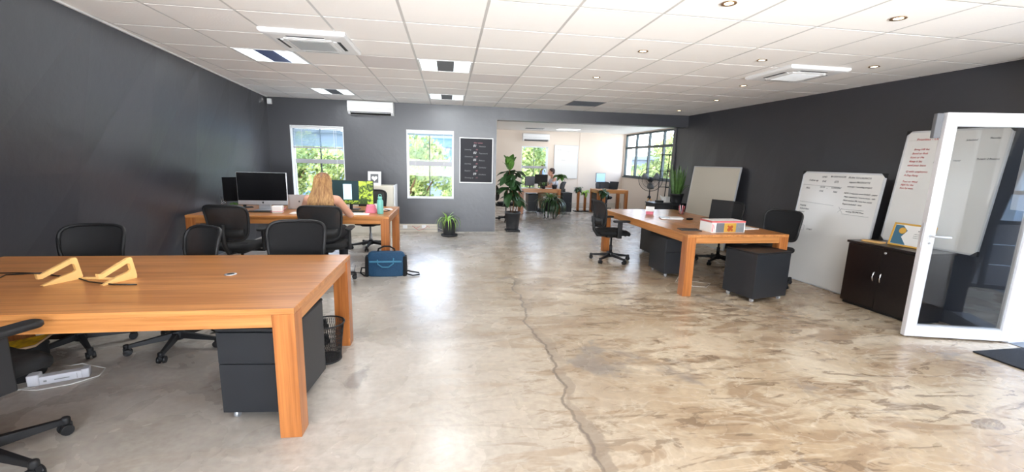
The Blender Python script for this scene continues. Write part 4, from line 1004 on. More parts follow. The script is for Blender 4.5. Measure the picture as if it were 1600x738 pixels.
stand_plant(3.98, 12.75, 0.62, 'plant with reddish leaves on a slim wooden post in the back room', 'leaf_dark', 0.9)
stand_plant(4.22, 12.80, 0.50, 'pale green plant on a wooden post beside the back room corner desk', 'leaf_light', 0.9)
stand_plant(4.44, 12.10 - 0.35, 0.60, 'dark bushy plant at the left corner of the back room corner desk', 'leaf_dark', 1.1)

# ------------------------------------------------------------------ fan, black cabinet, stand
fn = empty('pedestal_fan', (5.46, 11.0, 0), -0.42, 'large round black-caged fan on a wooden tripod below the side window', 'fan')
for k in range(3):
    a = PI / 2 + k * 2 * PI / 3 + 0.5; MB().tube([(0.02 * math.cos(a), 0.02 * math.sin(a), 0.62), (0.28 * math.cos(a), 0.28 * math.sin(a), 0.0)], 0.017, 8).build('leg', 'pine', fn)
MB().tube([(0, 0, 0.55), (0, 0, 1.05)], 0.014, 8).build('pole', 'black', fn); MB().lathe([(0.04, 0.58), (0.05, 0.62), (0.03, 0.66)], n=14).build('tripod_hub', 'black', fn)
fc = Matrix.Translation((0, -0.06, 1.10)) @ Matrix.Rotation(PI / 2, 4, 'X')
MB().lathe([(0.05, -0.12), (0.075, -0.08), (0.07, 0.0), (0.03, 0.02)], n=18, mx=fc).build('motor', 'black', fn)
cg = MB(); R_ = 0.31
def torus(mb, R, z, r, mx, n=40): mb.tube([(R * math.cos(2 * PI * k / n), R * math.sin(2 * PI * k / n), z) for k in range(n + 1)], r, 6, mx)
torus(cg, R_, 0.03, 0.008, fc); torus(cg, 0.22, 0.075, 0.003, fc); torus(cg, 0.12, 0.09, 0.003, fc); torus(cg, 0.22, -0.045, 0.003, fc)
for k in range(60):
    a = 2 * PI * k / 60; c, s = math.cos(a), math.sin(a)
    cg.tube([(0.05 * c, 0.05 * s, 0.095), (0.2 * c, 0.2 * s, 0.08), (R_ * c, R_ * s, 0.03)], 0.0016, 4, fc, False).tube([(R_ * c, R_ * s, 0.03), (0.2 * c, 0.2 * s, -0.05), (0.06 * c, 0.06 * s, -0.06)], 0.0016, 4, fc, False)
cg.lathe([(0.05, 0.09), (0.05, 0.10), (0.03, 0.102)], n=16, mx=fc); cg.build('cage', 'black', fn)
for k in range(3):
    bm_ = MB(); a0 = k * 2 * PI / 3 + 0.4; vs = []; n = 7
    for i in range(n):
        rr = 0.05 + 0.21 * i / (n - 1); hw = (0.25 + 0.28 * math.sin(PI * i / (n - 1) * 0.9)) 
        for s in (-1, 0, 1): aa = a0 + s * hw * 0.9 + 0.25 * i / n; vs.append((rr * math.cos(aa), rr * math.sin(aa), 0.03 + s * 0.02))
    fs = [(i * 3 + q, i * 3 + q + 1, i * 3 + q + 4, i * 3 + q + 3) for i in range(n - 1) for q in (0, 1)]
    bm_.add(vs, fs, True, fc); o = bm_.build('fan_blade', 'grille', fn); md = o.modifiers.new('s', 'SOLIDIFY'); md.thickness = 0.004
bc = empty('low_cabinet', (4.72, 8.60, 0), 0, 'low black cabinet behind the right desk carrying the snake plant', 'cabinet')
MB().box(-0.42, 0.42, -0.2, 0.2, 0.04, 0.68).build('carcass', 'pedestal', bc, bevel=0.003); MB().box(-0.435, 0.435, -0.215, 0.21, 0.68, 0.704).build('cabinet_top', 'pedestal', bc, bevel=0.004); MB().box(-0.4, 0.4, -0.18, 0.18, 0, 0.04).build('plinth', 'black', bc)
for s in (-1, 1): MB().box(min(0.003 * s, 0.415 * s), max(0.003 * s, 0.415 * s), -0.216, -0.202, 0.06, 0.66).build('door', 'pedestal', bc, bevel=0.002)
tag(MB().box(4.42, 4.56, 8.50, 8.62, 0.706, 0.75).build('router', 'black', bevel=0.005), 'flat black box on the left of the low black cabinet', 'device')
r = empty('paper_bundle', (4.66, 8.60, 0.706), 0.3, 'white folded card propped on the low black cabinet by the snake plant', 'card')
MB().hexa([(-0.10, -0.02, 0), (0.03, -0.02, 0), (0.03, 0.0, 0), (-0.10, 0.0, 0), (-0.14, 0.05, 0.16), (0.0, 0.05, 0.10), (0.0, 0.06, 0.10), (-0.14, 0.06, 0.16)]).build('front_sheet', 'paper', r); MB().box(-0.02, 0.09, -0.03, 0.05, 0, 0.12).build('box', 'paper', r)
ps = empty('metal_stand', (5.28, 9.92, 0), 0.1, 'tall thin black metal stand in front of the side window', 'stand')
fr = MB()
for x, y in ((-0.0, -0.15), (-0.0, 0.15)): fr.tube([(x - 0.08, y, 0), (x, y, 1.75)], 0.012, 6).tube([(x + 0.42, y, 0), (x + 0.30, y, 1.75)], 0.012, 6)
fr.build('posts', 'black', ps)
MB().box(-0.05, 0.36, -0.17, 0.17, 1.74, 1.765).build('top_shelf', 'black', ps)
for z in (0.5, 0.95, 1.35): MB().box(-0.04, 0.36, -0.15, -0.135, z, z + 0.015).box(-0.04, 0.36, 0.135, 0.15, z, z + 0.015).build('rung', 'black', ps)
tag(MB().tube([(5.45 + 0.06 * math.sin(2 * PI * k / 20), 9.92, 1.88 + 0.10 * math.cos(2 * PI * k / 20)) for k in range(21)], 0.005, 6).build('ornament_hoop', 'black'), 'thin dark hoop ornament on top of the metal stand', 'ornament')
# ------------------------------------------------------------------ things on and by the front desk
D = 0.7305
def wedge_stand(x, y, rz, label):
    r = empty('laptop_stand', (x, y, D), rz, label, 'laptop stand', 'plywood laptop stands'); th = 0.02
    out = [(-0.130, 0.004), (-0.118, 0.0), (0.118, 0.0 + 0.0), (0.122, 0.02), (0.100, 0.135), (0.092, 0.141), (0.075, 0.141), (-0.122, 0.072), (-0.133, 0.074), (-0.150, 0.078), (-0.146, 0.047), (-0.120, 0.046), (0.062, 0.107), (0.078, 0.100), (0.084, 0.060), (0.07, 0.052), (-0.02, 0.034)]
    from mathutils.geometry import tessellate_polygon
    n = len(out); tri = tessellate_polygon([[Vector((a, b_, 0)) for a, b_ in out]])
    for nm, y0 in (('side_profile', 0.0),):
        vs = [(a, y0 - th / 2, b_) for a, b_ in out] + [(a, y0 + th / 2, b_) for a, b_ in out]
        fs = [tuple(t) for t in tri] + [tuple(n + i for i in reversed(t)) for t in tri] + [(i, (i + 1) % n, n + (i + 1) % n, n + i) for i in range(n)]
        vs = [(a * 0.74, b_, c_ * 0.95) for a, b_, c_ in vs]; MB().add(vs, fs).build(nm, 'ply', r, bevel=0.0015)
    return r
wedge_stand(-2.245, 2.75, 1.12, 'pale plywood laptop stand on the front desk, left one of the pair')
wedge_stand(-1.945, 2.745, 1.2, 'pale plywood laptop stand on the front desk, right one of the pair')
tag(MB().box(-0.10, 0.10, -0.011, 0.011, 0, 0.012, mx=T(-2.085, 2.80, D, -0.12)).build('wooden_strip', 'ply', bevel=0.001), 'thin plywood strip lying between the two laptop stands', 'wooden strip')
tag(MB().tube([(-2.55, 2.66, D + .004), (-2.62, 2.78, D + .004), (-2.68, 2.92, D + .004), (-2.52, 2.95, D + .004), (-2.38, 2.88, D + .004), (-2.25, 2.84, D + .004), (-2.10, 2.735, D + .004), (-1.93, 2.67, D + .004), (-1.80, 2.66, D + .004)], 0.004, 6)
    .tube([(-2.75, 2.96, D + .004), (-2.62, 2.93, D + .012), (-2.5, 2.94, D + .004)], 0.004, 6).build('cable', 'cable_black'), 'black cable lying on the front desk behind the laptop stands', 'cable')
r = empty('power_strip', (-2.53, 2.97, 0.0), 0.42, 'white boxy power strip on the floor under the front desk', 'power strip')
MB().rbox(-0.13, 0.13, -0.03, 0.03, 0, 0.055, 0.012, 0.005).build('body', 'white_gloss', r); MB().rbox(-0.145, -0.085, -0.036, 0.036, 0.0, 0.075, 0.012, 0.006).build('end_cap', 'white_gloss', r); MB().rbox(0.105, 0.145, -0.034, 0.034, 0, 0.062, 0.01, 0.005).build('end_cap', 'white_gloss', r)
MB().box(-0.02, 0.05, -0.0312, -0.0302, 0.022, 0.028).box(0.085, 0.087, -0.0312, -0.0302, 0.01, 0.045).box(-0.07, -0.055, -0.0312, -0.0302, 0.02, 0.03).build('marking', 'grille', r)
tag(MB().tube([(-2.62, 2.90, .005), (-2.68, 2.86, .005), (-2.56, 2.84, .005), (-2.42, 2.90, .005), (-2.33, 3.0, .005), (-2.36, 3.10, .01), (-2.48, 3.08, .06), (-2.6, 3.14, .02), (-2.75, 3.2, .005)], 0.004, 6)
    .tube([(-2.8, 2.80, .005), (-2.7, 2.84, .005), (-2.6, 2.88, .005)], 0.0035, 6).build('cable', 'cable_white'), 'cream cable curling on the floor round the white power strip', 'cable')
# dark open bag with a yellow lining slumped under the desk
r = empty('open_bag', (-2.90, 3.00, 0), 0.35, 'dark slumped bag with bright yellow lining on the floor at the left edge', 'bag')
r.scale = (0.85, 0.85, 0.95)
bg = MB(); rs = []
for z, a, b_, sx_ in ((0.0, 0.24, 0.13, 0.0), (0.05, 0.27, 0.15, 0.0), (0.12, 0.27, 0.14, 0.01), (0.17, 0.25, 0.12, 0.03), (0.19, 0.24, 0.11, 0.03)):
    rs.append([(sx_ + a * math.copysign(abs(math.cos(t)) ** .6, math.cos(t)), b_ * math.copysign(abs(math.sin(t)) ** .6, math.sin(t)), z + 0.06 * (math.cos(t) * 0.5 + 0.5) * (z / 0.19)) for t in [2 * PI * k / 28 for k in range(28)]])
bg.rings(rs); bg.build('bag_body', 'black_fabric', r)
fl = MB(); fl.hexa([(-0.22, -0.14, 0.185), (0.27, -0.12, 0.25), (0.30, 0.06, 0.27), (-0.20, 0.10, 0.205), (-0.22, -0.14, 0.195), (0.27, -0.12, 0.26), (0.30, 0.06, 0.28), (-0.20, 0.10, 0.215)]); fl.build('lining', 'yellow', r, bevel=0.003)
MB().tube([(-0.22, -0.145, 0.19), (0.27, -0.125, 0.255), (0.305, 0.06, 0.275)], 0.009, 6).build('edge_piping', 'khaki', r)
# wire bin
r = empty('waste_bin', (-0.90, 3.12, 0), 0, 'round black wire mesh waste bin beside the front desk\'s far leg', 'bin')
wb_ = MB(); n = 48
for k in range(n):
    a = 2 * PI * k / n; a2 = a + 0.5
    wb_.tube([(0.095 * math.cos(a), 0.095 * math.sin(a), 0.01), (0.125 * math.cos(a2), 0.125 * math.sin(a2), 0.29)], 0.0016, 4, cap=False); a2 = a - 0.5
    wb_.tube([(0.095 * math.cos(a), 0.095 * math.sin(a), 0.01), (0.125 * math.cos(a2), 0.125 * math.sin(a2), 0.29)], 0.0016, 4, cap=False)
wb_.build('wire_mesh', 'black', r)['kind'] = 'stuff'
tb = MB(); torus(tb, 0.127, 0.292, 0.006, Matrix.Identity(4)); tb.build('rim', 'black', r)
MB().lathe([(0.097, 0.001), (0.101, 0.006), (0.099, 0.018), (0.09, 0.010)], n=28).build('base', 'black', r)
# blue shoulder bag
r = empty('briefcase_bag', (-0.805, 5.50, 0), 0.0, 'blue canvas shoulder bag with black trim on the floor by the woman\'s desk', 'bag')
def bag_rings(w, d_, h, e=0.0):
    rs = []
    for t, k in ((0, .90), (.06, 1), (.5, 1.0), (.82, .96), (.95, .88), (1.0, .78)):
        rs.append([(w * k * math.copysign(abs(math.cos(a)) ** .35, math.cos(a)), d_ * (1.0 - 0.35 * t) * math.copysign(abs(math.sin(a)) ** .5, math.sin(a)), h * t) for a in [2 * PI * j / 36 for j in range(36)]])
    return rs
MB().rings(bag_rings(0.245, 0.085, 0.31)).build('bag_body', 'blue_bag', r)
MB().rings([[(x, y - 0.006, z) for x, y, z in q] for q in bag_rings(0.205, 0.085, 0.19)]).build('front_pocket', 'blue_bag', r)
MB().box(-0.2, 0.2, -0.094, -0.078, 0.182, 0.205).build('zip_band', 'blue_bag_light', r, bevel=0.004)
for s in (-1, 1): MB().rings([[(s * 0.235 + x * 0.10, y * 1.03, z * 0.82) for x, y, z in q] for q in bag_rings(0.245, 0.085, 0.31)]).build('side_gusset', 'black_fabric', r)
MB().tube([(-0.10, -0.075, 0.22), (-0.095, -0.085, 0.16), (-0.04, -0.095, 0.125), (0.04, -0.095, 0.125), (0.095, -0.085, 0.17), (0.10, -0.075, 0.24)], 0.009, 6).build('front_handle', 'blue_bag_light', r)
MB().tube([(-0.11, 0.02, 0.28), (-0.10, 0.03, 0.34), (-0.03, 0.04, 0.37), (0.04, 0.04, 0.37), (0.10, 0.03, 0.335), (0.11, 0.02, 0.28)], 0.011, 8).build('back_handle', 'black_fabric', r)
MB().tube([(0.24, 0.0, 0.06), (0.32, -0.02, 0.045), (0.41, -0.02, 0.03), (0.42, -0.06, 0.015), (0.34, -0.09, 0.012), (0.25, -0.06, 0.03)], 0.009, 6).build('shoulder_strap', 'black_fabric', r)
MB().tube([(-0.24, -0.02, 0.10), (-0.30, -0.05, 0.11), (-0.31, -0.08, 0.05), (-0.26, -0.09, 0.012), (-0.22, -0.08, 0.02)], 0.010, 6).build('shoulder_strap', 'black_fabric', r)
tag(MB().tube([(-1.30, 6.0, .005), (-1.26, 5.75, .005), (-1.22, 5.62, .005), (-1.10, 5.60, .005)], 0.004, 6).box(-1.30, -1.22, 5.56, 5.60, 0.001, 0.03).build('charger_cable', 'cable_black'), 'black charger cable on the floor left of the blue bag', 'cable')

# ------------------------------------------------------------------ on the woman's desk
def apple_mark(parent, x, y, z, s, m, flip=1):
    pts = []
    for k in range(28):
        a = 2 * PI * k / 28; rr = s * (1 - 0.13 * max(0, math.sin(a)) ** 8 - 0.08 * max(0, -math.sin(a)) ** 8)
        px = rr * math.cos(a) * 0.92; pz = rr * math.sin(a)
        bite = ((px - s * 1.02) ** 2 + (pz - s * 0.12) ** 2) ** 0.5
        if bite < s * 0.42: px -= (s * 0.42 - bite)
        pts.append((x + flip * px, y, z + pz))
    mb = MB().add(pts, [list(range(28))]); lf = [(x + flip * s * q, y, z + s * w) for q, w in ((0.0, 1.08), (0.12, 1.4), (0.42, 1.6), (0.34, 1.22))]
    mb.add(lf, [(0, 1, 2, 3)]); return mb.build('logo', m, parent)
r = empty('desktop_computer', (-2.58, 6.36, D), 0.0, 'large silver all-in-one computer with a black screen on the woman\'s desk', 'computer')
MB().rbox(-0.325, 0.325, -0.012, 0.012, 0.0, 0.0 + 0.001, 0.01, 0.0003)
MB().box(-0.325, 0.325, -0.011, 0.016, 0.075, 0.525).build('screen_shell', 'silver', r, bevel=0.006)
MB().box(-0.318, 0.318, -0.0135, -0.011, 0.135, 0.52).build('display', 'screen', r)
MB().box(-0.322, 0.322, -0.0125, -0.011, 0.078, 0.135).build('chin', 'silver', r); apple_mark(r, 0, -0.0135, 0.106, 0.014, 'black')
MB().hexa([(-0.10, -0.11, 0.0), (0.10, -0.11, 0.0), (0.10, 0.10, 0.0), (-0.10, 0.10, 0.0), (-0.10, -0.11, 0.005), (0.10, -0.11, 0.005), (0.10, 0.10, 0.008), (-0.10, 0.10, 0.008)]).hexa([(-0.08, 0.04, 0.004), (0.08, 0.04, 0.004), (0.08, 0.10, 0.006), (-0.08, 0.10, 0.006), (-0.07, 0.017, 0.16), (0.07, 0.017, 0.16), (0.07, 0.03, 0.16), (-0.07, 0.03, 0.16)]).build('stand', 'silver', r, bevel=0.002)
r = empty('monitor', (-2.95, 6.64, D), 0.55, 'black monitor mostly hidden behind the large silver computer', 'monitor')
MB().box(-0.25, 0.25, -0.012, 0.012, 0.10, 0.44).build('screen_shell', 'matte_black', r, bevel=0.003); MB().box(-0.02, 0.02, 0.0, 0.03, 0.0, 0.25).box(-0.1, 0.1, -0.06, 0.08, 0.0, 0.008).build('stand', 'black', r)
# the wide monitor the woman looks at
r = empty('monitor', (-1.44, 6.52, D), -0.03, 'wide monitor in front of the woman showing a dark screen and green wallpaper', 'monitor')
MB().box(-0.33, 0.33, -0.010, 0.014, 0.075, 0.43).build('screen_shell', 'black', r, bevel=0.003)
wp = bpy.data.materials.new('green_wallpaper'); wp.use_nodes = True; nt = wp.node_tree; b_ = nt.nodes['Principled BSDF']
t_ = nt.nodes.new('ShaderNodeTexCoord'); v_ = nt.nodes.new('ShaderNodeTexNoise'); v_.inputs['Scale'].default_value = 14; v_.inputs['Distortion'].default_value = 1.5
rp = nt.nodes.new('ShaderNodeValToRGB'); rp.color_ramp.elements[0].position = .42; rp.color_ramp.elements[0].color = srgb(40, 62, 24); rp.color_ramp.elements[1].position = .6; rp.color_ramp.elements[1].color = srgb(160, 185, 60)
nt.links.new(t_.outputs['Object'], v_.inputs[0]); nt.links.new(v_.outputs['Fac'], rp.inputs[0]); nt.links.new(rp.outputs[0], b_.inputs['Base Color']); nt.links.new(rp.outputs[0], b_.inputs['Emission Color']); b_.inputs['Emission Strength'].default_value = 0.7
MB().box(-0.322, 0.322, -0.0115, -0.010, 0.085, 0.422).build('display', wp, r)
MB().box(-0.322, 0.12, -0.013, -0.0115, 0.135, 0.422).build('dark_window', 'teal_screen', r)
MB().box(-0.10, 0.02, -0.0145, -0.013, 0.15, 0.375).build('light_panel', 'screen_window', r)
MB().box(-0.02, 0.02, 0.0, 0.025, 0.0, 0.25).box(-0.12, 0.12, -0.07, 0.09, 0.0, 0.008).build('stand', 'black', r)
# silver laptop, lid towards the camera
r = empty('laptop', (-2.16, 6.50, D), PI, 'open silver laptop between the big screen and the woman, lid back visible', 'laptop')
MB().box(-0.15, 0.15, -0.22, 0.0, 0.0, 0.012).build('keyboard_base', 'silver', r, bevel=0.003); MB().hexa([(-0.15, 0.0, 0.01), (0.15, 0.0, 0.01), (0.15, 0.007, 0.01), (-0.15, 0.007, 0.01), (-0.15, 0.05, 0.215), (0.15, 0.05, 0.215), (0.15, 0.057, 0.215), (-0.15, 0.057, 0.215)]).build('lid', 'alu', r, bevel=0.002)
apple_mark(r, -0.02, 0.0385, 0.115, 0.013, 'vent_grey', -1)
r = empty('paper_box', (-2.26, 6.02, D), 0.15, 'small white papery cube holder on the desk edge left of the woman', 'note holder')
MB().box(-0.075, 0.055, -0.05, 0.05, 0.0, 0.10).build('paper_block', 'paper', r, bevel=0.012)
MB().tube([(-0.085, -0.055, 0), (-0.085, -0.055, 0.03), (0.06, -0.055, 0.03), (0.06, -0.055, 0.0)], 0.003, 5).tube([(0.06, -0.055, 0.03), (0.085, 0, 0.08), (0.06, 0.055, 0.03)], 0.003, 5).build('wire_holder', 'pink', r)
r = empty('drinking_glass', (-3.16, 6.50, D), 0, 'clear glass with a pen at the left end of the woman\'s desk', 'glass')
MB().lathe([(0.03, 0.0), (0.036, 0.12), (0.034, 0.12), (0.028, 0.006)], n=20).build('tumbler', 'clear', r); MB().tube([(0.01, 0, 0.01), (-0.035, 0, 0.17)], 0.004, 6).build('pen', 'black', r)
r = empty('small_plant', (-3.02, 6.48, D), 0, 'tiny bright green plant beside the glass on the woman\'s desk', 'plant')
MB().lathe([(0.025, 0), (0.035, 0.045), (0.03, 0.045)], n=16).build('pot', 'black', r)
tf = leaf_cloud(160, [((0, 0, 0.06), (0.055, 0.05, 0.03))], 0.010, 9); o = tf.build('leaves', 'leaf_mid', r); o['kind'] = 'stuff'
r = empty('water_bottle', (-0.945, 6.02, D), 0, 'teal water bottle standing near the right end of the woman\'s desk', 'bottle')
MB().lathe([(0.040, 0), (0.043, 0.008), (0.043, 0.17), (0.038, 0.19), (0.026, 0.205)], n=24).build('bottle_body', 'teal', r); MB().lathe([(0.028, 0.205), (0.029, 0.215), (0.029, 0.235), (0.024, 0.24)], n=20).build('cap', 'teal', r); 
hl = MB(); torus(hl, 0.018, 0, 0.005, Matrix.Translation((0, 0, 0.255)) @ Matrix.Rotation(PI / 2, 4, 'X'), 16); hl.build('carry_loop', 'teal', r)
cl = MB(); rnd = random.Random(3); rs = []
for k in range(6):
    a = k / 5; rs.append([((0.075 - 0.03 * a + 0.02 * rnd.random()) * math.cos(t) , (0.06 - 0.02 * a + 0.02 * rnd.random()) * math.sin(t), 0.001 + 0.11 * a + 0.012 * rnd.random() * (k > 0)) for t in [2 * PI * j / 16 for j in range(16)]])
cl.rings(rs, mx=T(-1.09, 6.14, D)); tag(cl.build('pink_cloth', 'pink'), 'crumpled pink cloth beside the teal bottle', 'cloth')
tag(MB().box(-0.16, 0.16, -0.11, 0.11, 0, 0.004, mx=T(-1.25, 6.0, D, 0.1)).build('paper_sheet', 'paper'), 'pale blue-white sheets on the desk below the wide monitor', 'paper')
tag(MB().box(-0.12, 0.12, -0.09, 0.09, 0, 0.006, mx=T(-0.98, 6.55, D, 0.3)).build('paper_sheet', 'paper'), 'white papers at the back right corner of the woman\'s desk', 'paper')
tag(MB().box(-0.13, 0.13, -0.09, 0.09, 0, 0.005, mx=T(-1.98, 6.05, D, 0.0)).build('notebook', 'paper'), 'open white notebook by the woman\'s left hand', 'notebook')
r = empty('mug', (-1.06, 6.40, D), 0, 'pale cup behind the pink cloth', 'cup'); MB().lathe([(0.03, 0), (0.036, 0.10), (0.033, 0.10), (0.028, 0.01)], n=20).build('cup_body', 'paper', r)
tag(MB().tube([(-1.10, 6.44, D + .005), (-1.02, 6.30, D + .005), (-0.90, 6.28, D + .005), (-0.87, 6.42, D + .005), (-0.96, 6.5, D + .012)], 0.005, 6).build('headphone_cable', 'cable_black'), 'dark looped cable on the desk behind the teal bottle', 'cable')
tag(MB().box(-0.22, 0.22, -0.07, 0.07, 0, 0.012, mx=T(-1.42, 6.22, D, 0.0)).build('keyboard', 'black', bevel=0.004), 'dark keyboard in front of the wide monitor', 'keyboard')
tag(MB().rbox(-0.2, 0.2, -0.06, 0.06, 0, 0.012, 0.01, 0.003, mx=T(-2.50, 6.14, D, 0.0)).build('keyboard', 'black'), 'dark keyboard in front of the large silver computer', 'keyboard')

# ------------------------------------------------------------------ on the right desk
r = empty('printed_carton', (3.30, 4.62, D), 0.05, 'printed cardboard carton with a pinkish top on the right desk', 'carton')
MB().box(-0.25, 0.20, -0.09, 0.13, 0, 0.135).build('carton_body', 'paper', r, bevel=0.002)
MB().box(-0.252, 0.202, -0.092, 0.132, 0.118, 0.138).build('red_lid_edge', 'red', r)
MB().box(-0.24, 0.19, -0.08, 0.12, 0.138, 0.1395).build('carton_top', 'paper', r)
for a, b_, m_ in ((-0.19, -0.085, 'vent_grey'), (-0.085, 0.075, 'gold'), (0.075, 0.185, 'ext_grey')): MB().box(a, b_, -0.0935, -0.0905, 0.004, 0.114).build('printed_panel', m_, r)
MB().box(-0.247, -0.242, -0.0935, -0.0905, 0.01, 0.11).box(-0.235, -0.228, -0.0935, -0.0905, 0.01, 0.10).box(-0.215, -0.21, -0.0935, -0.0905, 0.01, 0.10).build('printed_stripes', 'red', r)
mb = MB()
for cx, cz, rr in ((-0.02, 0.035, 0.022), (-0.005, 0.055, 0.024), (0.015, 0.07, 0.018), (-0.03, 0.075, 0.012), (0.02, 0.03, 0.014)): mb.lathe([(rr, 0), (rr, 0.002)], n=14, mx=Matrix.Translation((cx, -0.0945, cz)) @ Matrix.Rotation(PI / 2, 4, 'X'))
mb.build('printed_blotch', mat('orange_print', srgb(170, 80, 30), 0.6), r)
mb = MB(); text_into(mb, 'TOYS', 0.035, Matrix.Translation((0.09, -0.0945, 0.06)) @ TXT, shear=0.2); mb.build('lettering', 'ink_grey', r)
r = empty('closed_laptop', (3.20, 5.72, D), -0.35, 'closed silver-grey laptop with papers on the middle of the right desk', 'laptop')
MB().rbox(-0.15, 0.15, -0.11, 0.11, 0, 0.018, 0.012, 0.004).build('laptop_body', 'alu', r); MB().box(-0.03, 0.17, -0.10, 0.10, 0.018, 0.026).build('paper_stack', 'paper', r)
tag(MB().rbox(-0.05, 0.05, -0.03, 0.03, 0, 0.025, 0.015, 0.006, mx=T(3.44, 5.62, D, 0.5)).build('phone', 'black'), 'small black handset at the right of the closed laptop', 'phone')
r = empty('pencil_cup', (3.70, 6.30, D), 0, 'clear cup of red and white pens on the right desk', 'cup')
MB().lathe([(0.045, 0), (0.05, 0.09), (0.047, 0.09), (0.042, 0.005)], n=20).build('cup_body', 'clear', r)
for k in range(7): a = k * 0.9; MB().tube([(0.02 * math.cos(a), 0.02 * math.sin(a), 0.006), (0.045 * math.cos(a), 0.045 * math.sin(a), 0.13 + 0.01 * (k % 3))], 0.005, 6).build('pen', ('red', 'paper', 'pink')[k % 3], r)
r = empty('paper_house', (3.15, 6.28, D), -0.5, 'little folded paper house with a white roof on the right desk', 'paper house')
MB().box(-0.055, 0.055, -0.05, 0.05, 0, 0.055).build('walls', 'pink', r)
rf = MB(); rf.hexa([(-0.065, -0.065, 0.048), (0.065, -0.065, 0.048), (0.065, 0, 0.115), (-0.065, 0, 0.115), (-0.065, -0.065, 0.052), (0.065, -0.065, 0.052), (0.065, 0, 0.119), (-0.065, 0, 0.119)]).hexa([(-0.065, 0.065, 0.048), (-0.065, 0, 0.115), (0.065, 0, 0.115), (0.065, 0.065, 0.048), (-0.065, 0.065, 0.052), (-0.065, 0, 0.119), (0.065, 0, 0.119), (0.065, 0.065, 0.052)])
rf.build('roof', 'paper', r); MB().add([(-0.055, -0.05, 0.055), (-0.055, 0.05, 0.055), (-0.055, 0, 0.112), (0.055, -0.05, 0.055), (0.055, 0.05, 0.055), (0.055, 0, 0.112)], [(0, 1, 2), (5, 4, 3)]).build('gable', 'pink', r)
r = empty('slim_screen', (3.84, 5.52, D), -1.12, 'thin dark screen seen edge-on on the right desk before the mesh chair', 'monitor')
MB().hexa([(-0.16, -0.008, 0.01), (0.16, -0.008, 0.01), (0.16, 0.008, 0.01), (-0.16, 0.008, 0.01), (-0.16, 0.025, 0.30), (0.16, 0.025, 0.30), (0.16, 0.037, 0.30), (-0.16, 0.037, 0.30)]).build('screen_shell', 'black', r, bevel=0.003); MB().box(-0.1, 0.1, -0.05, 0.10, 0, 0.01).build('stand', 'black', r)
tag(MB().tube([(3.68, 5.72, D + .005), (3.60, 5.60, D + .03), (3.66, 5.45, D + .06), (3.74, 5.40, D + .03), (3.78, 5.30, D + .005)], 0.004, 6).build('cable', 'cable_black'), 'dark looping cable beside the thin dark screen', 'cable')
tag(MB().box(-0.16, 0.16, -0.10, 0.10, 0, 0.006, mx=T(3.72, 4.86, D, 0.2)).build('paper_stack', 'paper'), 'loose white papers right of the printed carton', 'paper')
tag(MB().box(-0.12, 0.12, -0.09, 0.09, 0, 0.008, mx=T(2.90, 4.72, D, -0.2)).build('dark_folder', 'stone', bevel=0.002), 'dark folder on the desk corner left of the printed carton', 'folder')
r = empty('spectacles', (3.24, 5.12, D), 0.3, 'thin-rimmed spectacles lying on the right desk', 'spectacles'); g_ = MB()
for s in (-1, 1): torus(g_, 0.022, 0, 0.0015, Matrix.Translation((s * 0.03, 0, 0.023)) @ Matrix.Rotation(PI / 2, 4, 'X'), 16); g_.tube([(s * 0.052, 0, 0.03), (s * 0.05, 0.12, 0.004)], 0.0015, 5)
g_.build('rims', 'khaki', r)
tag(MB().tube([(2.92, 4.95, .005), (3.0, 4.85, .3), (2.98, 4.8, .5), (3.0, 4.8, .62)], 0.003, 5).tube([(2.95, 5.0, .005), (3.05, 4.75, .005), (3.2, 4.7, .005), (3.35, 4.85, .005), (3.1, 5.0, .005)], 0.003, 5).build('cable', 'cable_white'), 'thin pale cable looping on the floor under the right desk', 'cable')

# ------------------------------------------------------------------ back room desk things
def simple_monitor(x, y, rz, label, w=0.26, h0=0.10, h1=0.42, m='black', z=0.731):
    r = empty('monitor', (x, y, z), rz, label, 'monitor'); MB().box(-w, w, -0.01, 0.012, h0, h1).build('screen_shell', 'black', r, bevel=0.003); MB().box(-w + .01, w - .01, -0.012, -0.01, h0 + .01, h1 - .01).build('display', m, r)
    MB().box(-0.02, 0.02, 0, 0.025, 0, h0 + .1).box(-0.1, 0.1, -0.07, 0.08, 0, 0.008).build('stand', 'black', r)
simple_monitor(2.72, 12.48, -0.5, 'dark monitor on the man\'s desk, right one of two', 0.20, 0.06, 0.40)
simple_monitor(2.40, 12.55, 0.5, 'dark monitor on the man\'s desk, left one of two', 0.20, 0.06, 0.34, 'vent_grey')
tag(MB().rbox(-0.05, 0.05, -0.05, 0.05, 0, 0.13, 0.03, 0.006, mx=T(2.52, 12.22, 0.731)).build('canister', 'paper'), 'white canister on the man\'s desk in front of the screens', 'canister')
tag(MB().box(-0.16, 0.16, -0.1, 0.1, 0, 0.008, mx=T(2.95, 12.28, 0.731, -0.06)).build('paper_stack', 'paper'), 'white papers on the man\'s desk in front of him', 'paper')
simple_monitor(4.62, 12.62, 0.25, 'small monitor with a pale blue screen on the back room corner desk', 0.17, 0.20, 0.48, mat('blue_screen', srgb(140, 175, 215), 0.3, emit=0.7))
r = empty('laptop', (4.98, 12.45, 0.731), -0.9, 'black open laptop on the back room corner desk', 'laptop')
MB().box(-0.15, 0.15, -0.2, 0.0, 0, 0.012).build('keyboard_base', 'black', r); MB().hexa([(-0.15, 0, 0.01), (0.15, 0, 0.01), (0.15, 0.01, 0.01), (-0.15, 0.01, 0.01), (-0.15, 0.06, 0.23), (0.15, 0.06, 0.23), (0.15, 0.07, 0.23), (-0.15, 0.07, 0.23)]).build('lid', 'black', r)
light('far_lamp', 'AREA', (3.6, YB + 4.1, 2.485), (0, 0, -1), 9, (1, 1, 1), 0.6, 0.4)
